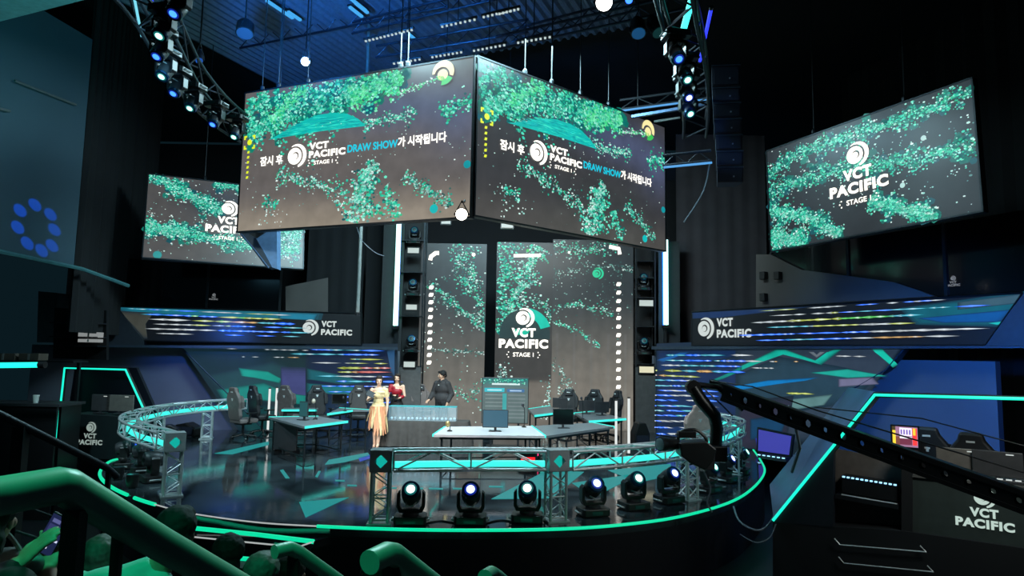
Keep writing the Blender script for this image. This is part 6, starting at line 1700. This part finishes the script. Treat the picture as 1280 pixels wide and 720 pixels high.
mb = MB(); mb.ell(q(0, .03, .045), (.092, .094, .092)); mb.ell(q(.02, -.02, .092), (.080, .074, .050)); mb.ell(q(-.072, .0, .01), (.024, .058, .09)); mb.ell(q(.072, .0, .02), (.024, .058, .09)); mb.ell(q(.075, -.02, -.06), (.025, .035, .09)); mb.ell(q(.085, -.03, -.16), (.028, .03, .10)); mb.ell(q(-.07, .03, -.05), (.026, .05, .08)); mb.ell(q(0, .08, -.06), (.07, .04, .12))
rem(mb.build('hair', hairm, w2, True), .009)
for sx in (-1, 1):
    an = J['anL' if sx > 0 else 'anR']; mb = MB(); mb.path([an + V(0, .05, -.045), an + V(0, -.08, -.05), an + V(0, -.17, -.055)], [.032, .036, .022], 8); mb.build('shoe', plast, w2, True)
tb = thing('tablet', 'dark tablet held flat by the woman in red', 'tablet', w2.location + V(-.02, -.30, 1.13), .1)
Rt = Matrix.Rotation(.5, 3, 'X'); MB().box((0, 0, 0), (.24, .17, .012), Rt).build('housing', mat('tablet_dark', (30, 28, 32), .3), tb, bevel=.004); MB().box((0, -.004, .007), (.22, .15, .003), Rt).build('display', dark_scr, tb)

# man in the black hoodie, turned to the left
J = base_J(); J.update(elR=V(-.26, .0, 1.12), wrR=V(-.26, -.20, .96), hdR=V(-.1, -.8, -.5), hnR=V(0, .3, -1), elL=V(.25, .06, 1.10), wrL=V(.24, -.10, .90), hdL=V(0, -.5, -.8), hnL=V(-.6, 0, -.3), che=V(0, .0, 1.25))
p3 = G(551, 546)
mn, q, R = standing('man in a black oversized hoodie standing behind the draw table looking left', p3, -.45, 1.80, J, False, skin2, head_rz=-.85)
hood = mat('hoodie_black', (50, 48, 50), .8, var=.1, bump=.2)
mb = MB(); torso(mb, J, 1.22, 1.05)
mb.ell(V(0, .0, 1.0), (.21, .15, .16))
limb(mb, [J['shL'] + V(.0, 0, -.01), J['elL'], J['wrL'] + V(0, .02, .03)], [.088, .080, .058]); limb(mb, [J['shR'] + V(0, 0, -.01), J['elR'], J['wrR'] + V(0, .03, .02)], [.088, .080, .058])
mb.ell(V(0, .08, 1.44), (.12, .07, .07)); mb.path([V(.07, -.03, 1.46), V(0, -.08, 1.42), V(-.07, -.03, 1.46)], .035, 8)
rem(mb.build('hoodie', hood, mn, True), .011)
mb = MB()
for sd in 'LR': limb(mb, [J['hip' + sd], J['kn' + sd], J['an' + sd] + V(0, 0, .02)], [.105, .080, .065])
mb.ell(V(0, 0, .92), (.18, .13, .12)); rem(mb.build('trousers', mat('black_trousers', (24, 24, 27), .8), mn, True), .012)
mb = MB(); mb.box((0, -.175, 1.34), (.03, .01, .02)); mb.build('chest_emblem', whitep, mn)
mb = MB(); mb.ell(q(0, .02, .058), (.094, .102, .084)); mb.ell(q(0, -.055, .085), (.074, .045, .036)); mb.ell(q(0, .07, .0), (.065, .04, .06)); mb.ell(q(.068, .02, .02), (.02, .04, .045)); mb.ell(q(-.068, .02, .02), (.02, .04, .045))
rem(mb.build('hair', hairb, mn, True), .009)
for sx in 'LR':
    an = J['an' + sx]; MB().path([an + V(0, .05, -.04), an + V(0, -.08, -.045), an + V(0, -.19, -.050)], [.045, .045, .03], 8).build('shoe', plast, mn, True)

# ---------------------------------------------------------------- the stands: tiers, people from behind, rails
teal_shirt = mat('shirt_pale_teal', (150, 215, 205), .8, var=.05, bump=.2)
concrete = mat('tier_grey', (44, 46, 50), .8)
for i, (y0, y1, z) in enumerate(((2.6, 3.6, .15), (3.6, 4.6, -.22), (4.6, 5.6, -.58), (1.2, 2.6, .52))):
    o = MB().box((-2.6, (y0 + y1) / 2, (z + STEP) / 2 - .0), (5.2, y1 - y0 - .004, z - STEP)).build('floor_tier', concrete); struct(o)
def seated(label, px, py, Y, turn, hairc, shirt, shirtlabel='shirt', hw=1.0, hairpts=None, lean=0.0, skin=skin2, body_dx=0.0, seat=True, hair_r=1.0):
    """seen from behind, facing the stage; px,py = centre of the head"""
    hc = at(px, py + 12, Y); root = thing('person', label, 'person', (hc.x, hc.y, hc.z - 1.19), turn)
    h = V(0, 0, 1.19)                      # head centre above the floor for a seated figure
    dx = body_dx
    nec = V(dx * .35, .01 - .02, 1.045); che = V(dx, -.04, .86); pel = V(dx, -.06, .50); wai = V(dx, -.06, .66)
    J = dict(pel=pel, wai=wai, che=che, nec=nec)
    mb = MB(); torso(mb, J, 1.0, 1.0)
    mb.path([nec - V(0, 0, .06), h + V(0, -.02, -.04)], [.055, .052], 12)
    # faces +y here
    q, R = head_mesh(mb, h, PI + .0, hw)
    for sg in (-1, 1):
        sh = V(dx + sg * .175, -.04, .975); el = V(dx + sg * .24, .10, .74); wr = V(dx + sg * .12, .32, .70)
        limb(mb, [sh, el, wr], [.058, .044, .030]); hand(mb, wr, V(-sg * .1, 1, -.1), V(0, 0, -1), -sg, 1.0, .5)
        hp = V(dx + sg * .09, -.02, .46); kn = V(dx + sg * .13, .40, .47); an = V(dx + sg * .12, .42, .09)
        limb(mb, [hp, kn, an], [.09, .062, .042]); mb.path([an, an + V(0, .09, -.05), an + V(0, .17, -.06)], [.042, .034, .022], 10)
    rem(mb.build('body', skin, root, True), .009)
    mb = MB(); torso(mb, J, 1.13, 1.04)
    for sg in (-1, 1):
        sh = V(dx + sg * .175, -.04, .975); el = V(dx + sg * .24, .10, .74); limb(mb, [sh, sh.lerp(el, .75)], [.074, .066])
    rem(mb.build(shirtlabel, shirt, root, True), .011)
    mb = MB()
    for sg in (-1, 1): limb(mb, [V(dx + sg * .09, -.02, .46), V(dx + sg * .13, .40, .47), V(dx + sg * .12, .42, .12)], [.105, .078, .058])
    mb.ell(pel, (.175, .13, .12)); rem(mb.build('trousers', MATS['black_trousers'], root, True), .012)
    for sg in (-1, 1):
        an = V(dx + sg * .12, .42, .05); MB().path([an + V(0, -.04, 0), an + V(0, .09, -.01), an + V(0, .19, -.02)], [.045, .045, .03], 8).build('shoe', plast, root, True)
    mb = MB()
    for (p, r_) in (hairpts or [((0, .022, .045), (.090, .098, .088)), ((0, .055, -.02), (.078, .062, .075)), ((0, -.045, .085), (.07, .045, .035))]):
        mb.ell(q(*p), tuple(v * hair_r * hw for v in r_), 16, 11, R)
    hr = rem(mb.build('hair', hairc, root, True), .007); rough_hair(hr, .016)
    if seat:
        c = thing('audience_seat', 'dark folding audience seat under the ' + label.split(' ', 1)[1][:60] if False else 'seat of the person with ' + label.split('with ', 1)[1], 'seat', root.location + V(dx, 0, 0), turn)
        MB().box((0, .10, .33), (.46, .48, .08)).build('seat', plast, c, bevel=.02); MB().box((0, -.28, .62), (.46, .07, .55)).build('backrest', plast, c, bevel=.02)
        MB().box((0, -.05, .15), (.10, .30, .28)).build('pedestal', steel, c)
    return root
grey_h = mat('hair_ash', (96, 92, 84), .6, bump=.5, scale=60)
bald = [((0, .018, .038), (.083, .098, .086)), ((0, .055, -.02), (.072, .052, .06))]
seated('person with short dark hair and pale teal shirt beside the front step', 221, 655, 3.3, .15, hairb, teal_shirt, 't_shirt', 1.02, body_dx=-.24)
seated('person with round black hair right of the teal shirt', 287, 680, 4.3, .0, hairb, mat('shirt_navy', (18, 20, 28), .8), hairpts=[((0, .022, .03), (.098, .10, .10)), ((0, .05, -.05), (.085, .07, .09))])
seated('person with cropped ash hair between the two rail posts', 127, 686, 3.7, .1, grey_h, mat('shirt_dark_grey', (26, 30, 32), .8), hairpts=bald, hair_r=1.05)
seated('person with fluffy grey brown hair by the second handrail', 329, 709, 3.6, -.1, grey_h, MATS['shirt_dark_grey'])
seated('person with long dark hair beside the second handrail', 366, 704, 4.75, -.3, hairm, MATS['shirt_navy'], hairpts=[((0, .022, .04), (.094, .10, .095)), ((0, .06, -.08), (.085, .06, .13))])
seated('person with wavy dark hair left of the third handrail', 468, 712, 4.6, .3, hairm, MATS['shirt_navy'], hairpts=[((0, .022, .04), (.098, .10, .092)), ((0, .06, -.06), (.095, .07, .11))])

# person with a phone at the lower left: arms come in from outside the frame
Yp = 2.55
hd = at(-20, 650, 2.35)
root = thing('person', 'person at the left edge raising a lit phone in both hands', 'person', (hd.x, hd.y, hd.z - 1.19), 0)
Pp = root.location
ph = at(66, 668, Yp) - Pp
axP = (at(78, 648, Yp) - at(54, 690, Yp)).normalized(); nP = V(.25, -.9, .3); nP = (nP - axP * nP.dot(axP)).normalized(); sP = axP.cross(nP)
mb = MB(); J = dict(pel=V(-.05, -.04, .50), wai=V(-.05, -.03, .66), che=V(-.05, -.02, .86), nec=V(0, .0, 1.045)); torso(mb, J)
mb.path([V(0, 0, .98), V(0, .0, 1.15)], [.055, .052], 12); q, R = head_mesh(mb, V(0, .02, 1.19), PI + .15)
wl = at(20, 707, Yp - .14) - Pp; wr_ = at(59, 716, Yp - .02) - Pp; elL_ = at(-30, 770, 2.3) - Pp; elR_ = at(66, 800, 2.40) - Pp
shL, shR = V(-.22, -.02, .97), V(.13, -.02, .97)
limb(mb, [shL, elL_, wl], [.058, .046, .030]); limb(mb, [shR, elR_, wr_], [.058, .048, .031])
hand(mb, wl, at(47, 683, Yp - .12) - Pp - wl, V(.3, .6, -.7), 1, 1.0, .30); hand(mb, wr_, at(63, 684, Yp + .03) - Pp - wr_, nP, -1, 1.05, .35)
for sg in (-1, 1):
    hp = V(-.05 + sg * .09, 0, .46); kn = V(sg * .13 - .05, .36, .47); an = V(sg * .12 - .05, .34, .09); limb(mb, [hp, kn, an], [.09, .062, .042]); mb.path([an, an + V(0, .09, -.05), an + V(0, .17, -.06)], [.042, .034, .022], 10)
rem(mb.build('body', skin2, root, True), .0045, 2)
mb = MB(); torso(mb, J, 1.14, 1.05); limb(mb, [shL, elL_, elL_.lerp(wl, .82)], [.076, .064, .05]); limb(mb, [shR, elR_, elR_.lerp(wr_, .35)], [.076, .064, .055])
rem(mb.build('jacket', mat('jacket_black', (20, 22, 24), .8), root, True), .010)
mb = MB()
for sg in (-1, 1): limb(mb, [V(-.05 + sg * .09, 0, .46), V(sg * .13 - .05, .36, .47), V(sg * .12 - .05, .34, .12)], [.105, .078, .058])
rem(mb.build('trousers', MATS['black_trousers'], root, True), .012)
mb = MB(); mb.ell(q(0, .022, .04), (.095, .102, .095), 16, 11, R); mb.ell(q(0, .06, -.06), (.085, .065, .11), 16, 11, R); rough_hair(rem(mb.build('hair', hairb, root, True), .008), .016)
phn = thing('smartphone', 'smartphone with dark blue lit screen held up at the lower left', 'phone', M=Matrix.Translation(root.location + ph) @ Matrix((sP, -nP, axP)).transposed().to_4x4())
MB().box((0, 0, 0), (.072, .009, .152)).build('housing', plast, phn, bevel=.003)
cv = Canvas(); cv.ly = 0
def R3(u0, u1, v0, v1, c): cv.layer(.0003); cv.poly([(u0 * .066, v0 * .145), (u1 * .066, v0 * .145), (u1 * .066, v1 * .145), (u0 * .066, v1 * .145)], lin(c))
R3(0, 1, 0, 1, (24, 28, 62)); R3(.1, .9, .55, .75, (44, 48, 90)); R3(.15, .6, .8, .9, (80, 84, 130)); R3(.55, .95, .36, .42, (190, 200, 225)); R3(.05, .6, .14, .19, (215, 220, 235)); R3(.1, .4, .28, .31, (110, 115, 150)); R3(.1, .8, .47, .5, (70, 74, 120))
d_ = cv.build('display', phn, screen_mat('led_small')); d_.location = (-.033, -.0052, -.0725)
bg_ = thing('tote_bag', 'pale bag in the lap of the person with the phone', 'bag', at(8, 716, 2.5)); mb = MB(); mb.ell((0, 0, 0), (.10, .07, .09), 14, 9); mb.ell((.06, 0, .03), (.07, .05, .05)); rem(mb.build('bag', mat('pale_cloth', (140, 150, 148), .8, bump=.3), bg_, True), .010)
MB().path(catmull([V(-.06, 0, .06), V(-.02, 0, .14), V(.05, 0, .07)], 6), .008, 6).build('handle', mat('pale_strap', (120, 130, 128), .8), bg_, True)

# hand rails
railm = mat('rail_painted', (150, 175, 160), .36, .15, var=.08, scale=14)
def rail(label, pts, r, posts, m=railm, cat='handrail'):
    b = pts[0]; o = thing('handrail', label, cat, b)
    MB().path([p - b for p in pts], r, 16).build('rail_tube', m, o, True)
    for p, w_, ln in posts: MB().box(p - b - V(0, 0, ln / 2), (w_, w_ * .8, ln)).build('post', mat('post_black', (12, 14, 15), .5), o)
    return o
e0, e1, e2, e3 = at(-60, 627, 1.0), at(0, 620, 1.08), at(72, 607, 1.15), at(82, 608, 1.17)
pts = [e0, e1, e2, e3, at(200, 679, 1.36), at(330, 752, 1.62)]
rail('thick green lit handrail descending across the lower left corner', pts, .031, [(at(96, 615, 1.18) - V(0, 0, .03), .030, 1.0), (at(149, 648, 1.30) - V(0, 0, .03), .017, .8)])
rail('short green handrail end beside the front step', [at(343, 690, 2.55), at(362, 685, 2.6), at(372, 690, 2.62), at(450, 745, 2.9)], .026, [(at(368, 692, 2.62), .04, .9)])
rail('green lit handrail elbow at the bottom centre left', [at(462, 703, 1.78), at(484, 692, 1.85), at(492, 693, 1.87), at(560, 745, 2.1)], .031, [(at(490, 700, 1.88), .046, .9)])
rail('pale handrail tip just showing at the bottom centre', [at(606, 722, 1.8), at(614, 717, 1.85), at(622, 722, 1.9), at(650, 745, 2.0)], .02, [(at(616, 722, 1.87), .03, .8)])
dk = mat('rail_dark_steel', (34, 46, 54), .5, .4)
o = rail('dark steel handrail sloping from the left edge to the stage rim', [at(-20, 508, 5.6), at(0, 518, 5.7), at(134, 585, 6.4), at(146, 596, 6.5)], .032, [(at(27, 533, 5.85), .10, 1.6), (at(136, 588, 6.42), .04, .9)], dk)
for (a, b, Y1, Y2, lb) in (((14, 627), (78, 650), 4.6, 4.4, 'upper'), ((20, 664), (70, 680), 4.2, 4.1, 'lower')):
    o = thing('seat_row_trim', '%s thin grey seat row edge behind the raised phone' % lb, 'trim', at(*a, Y1)); MB().tube((0, 0, 0), at(*b, Y2) - at(*a, Y1), .008).build('trim', mat('trim_grey', (90, 100, 100), .5), o)
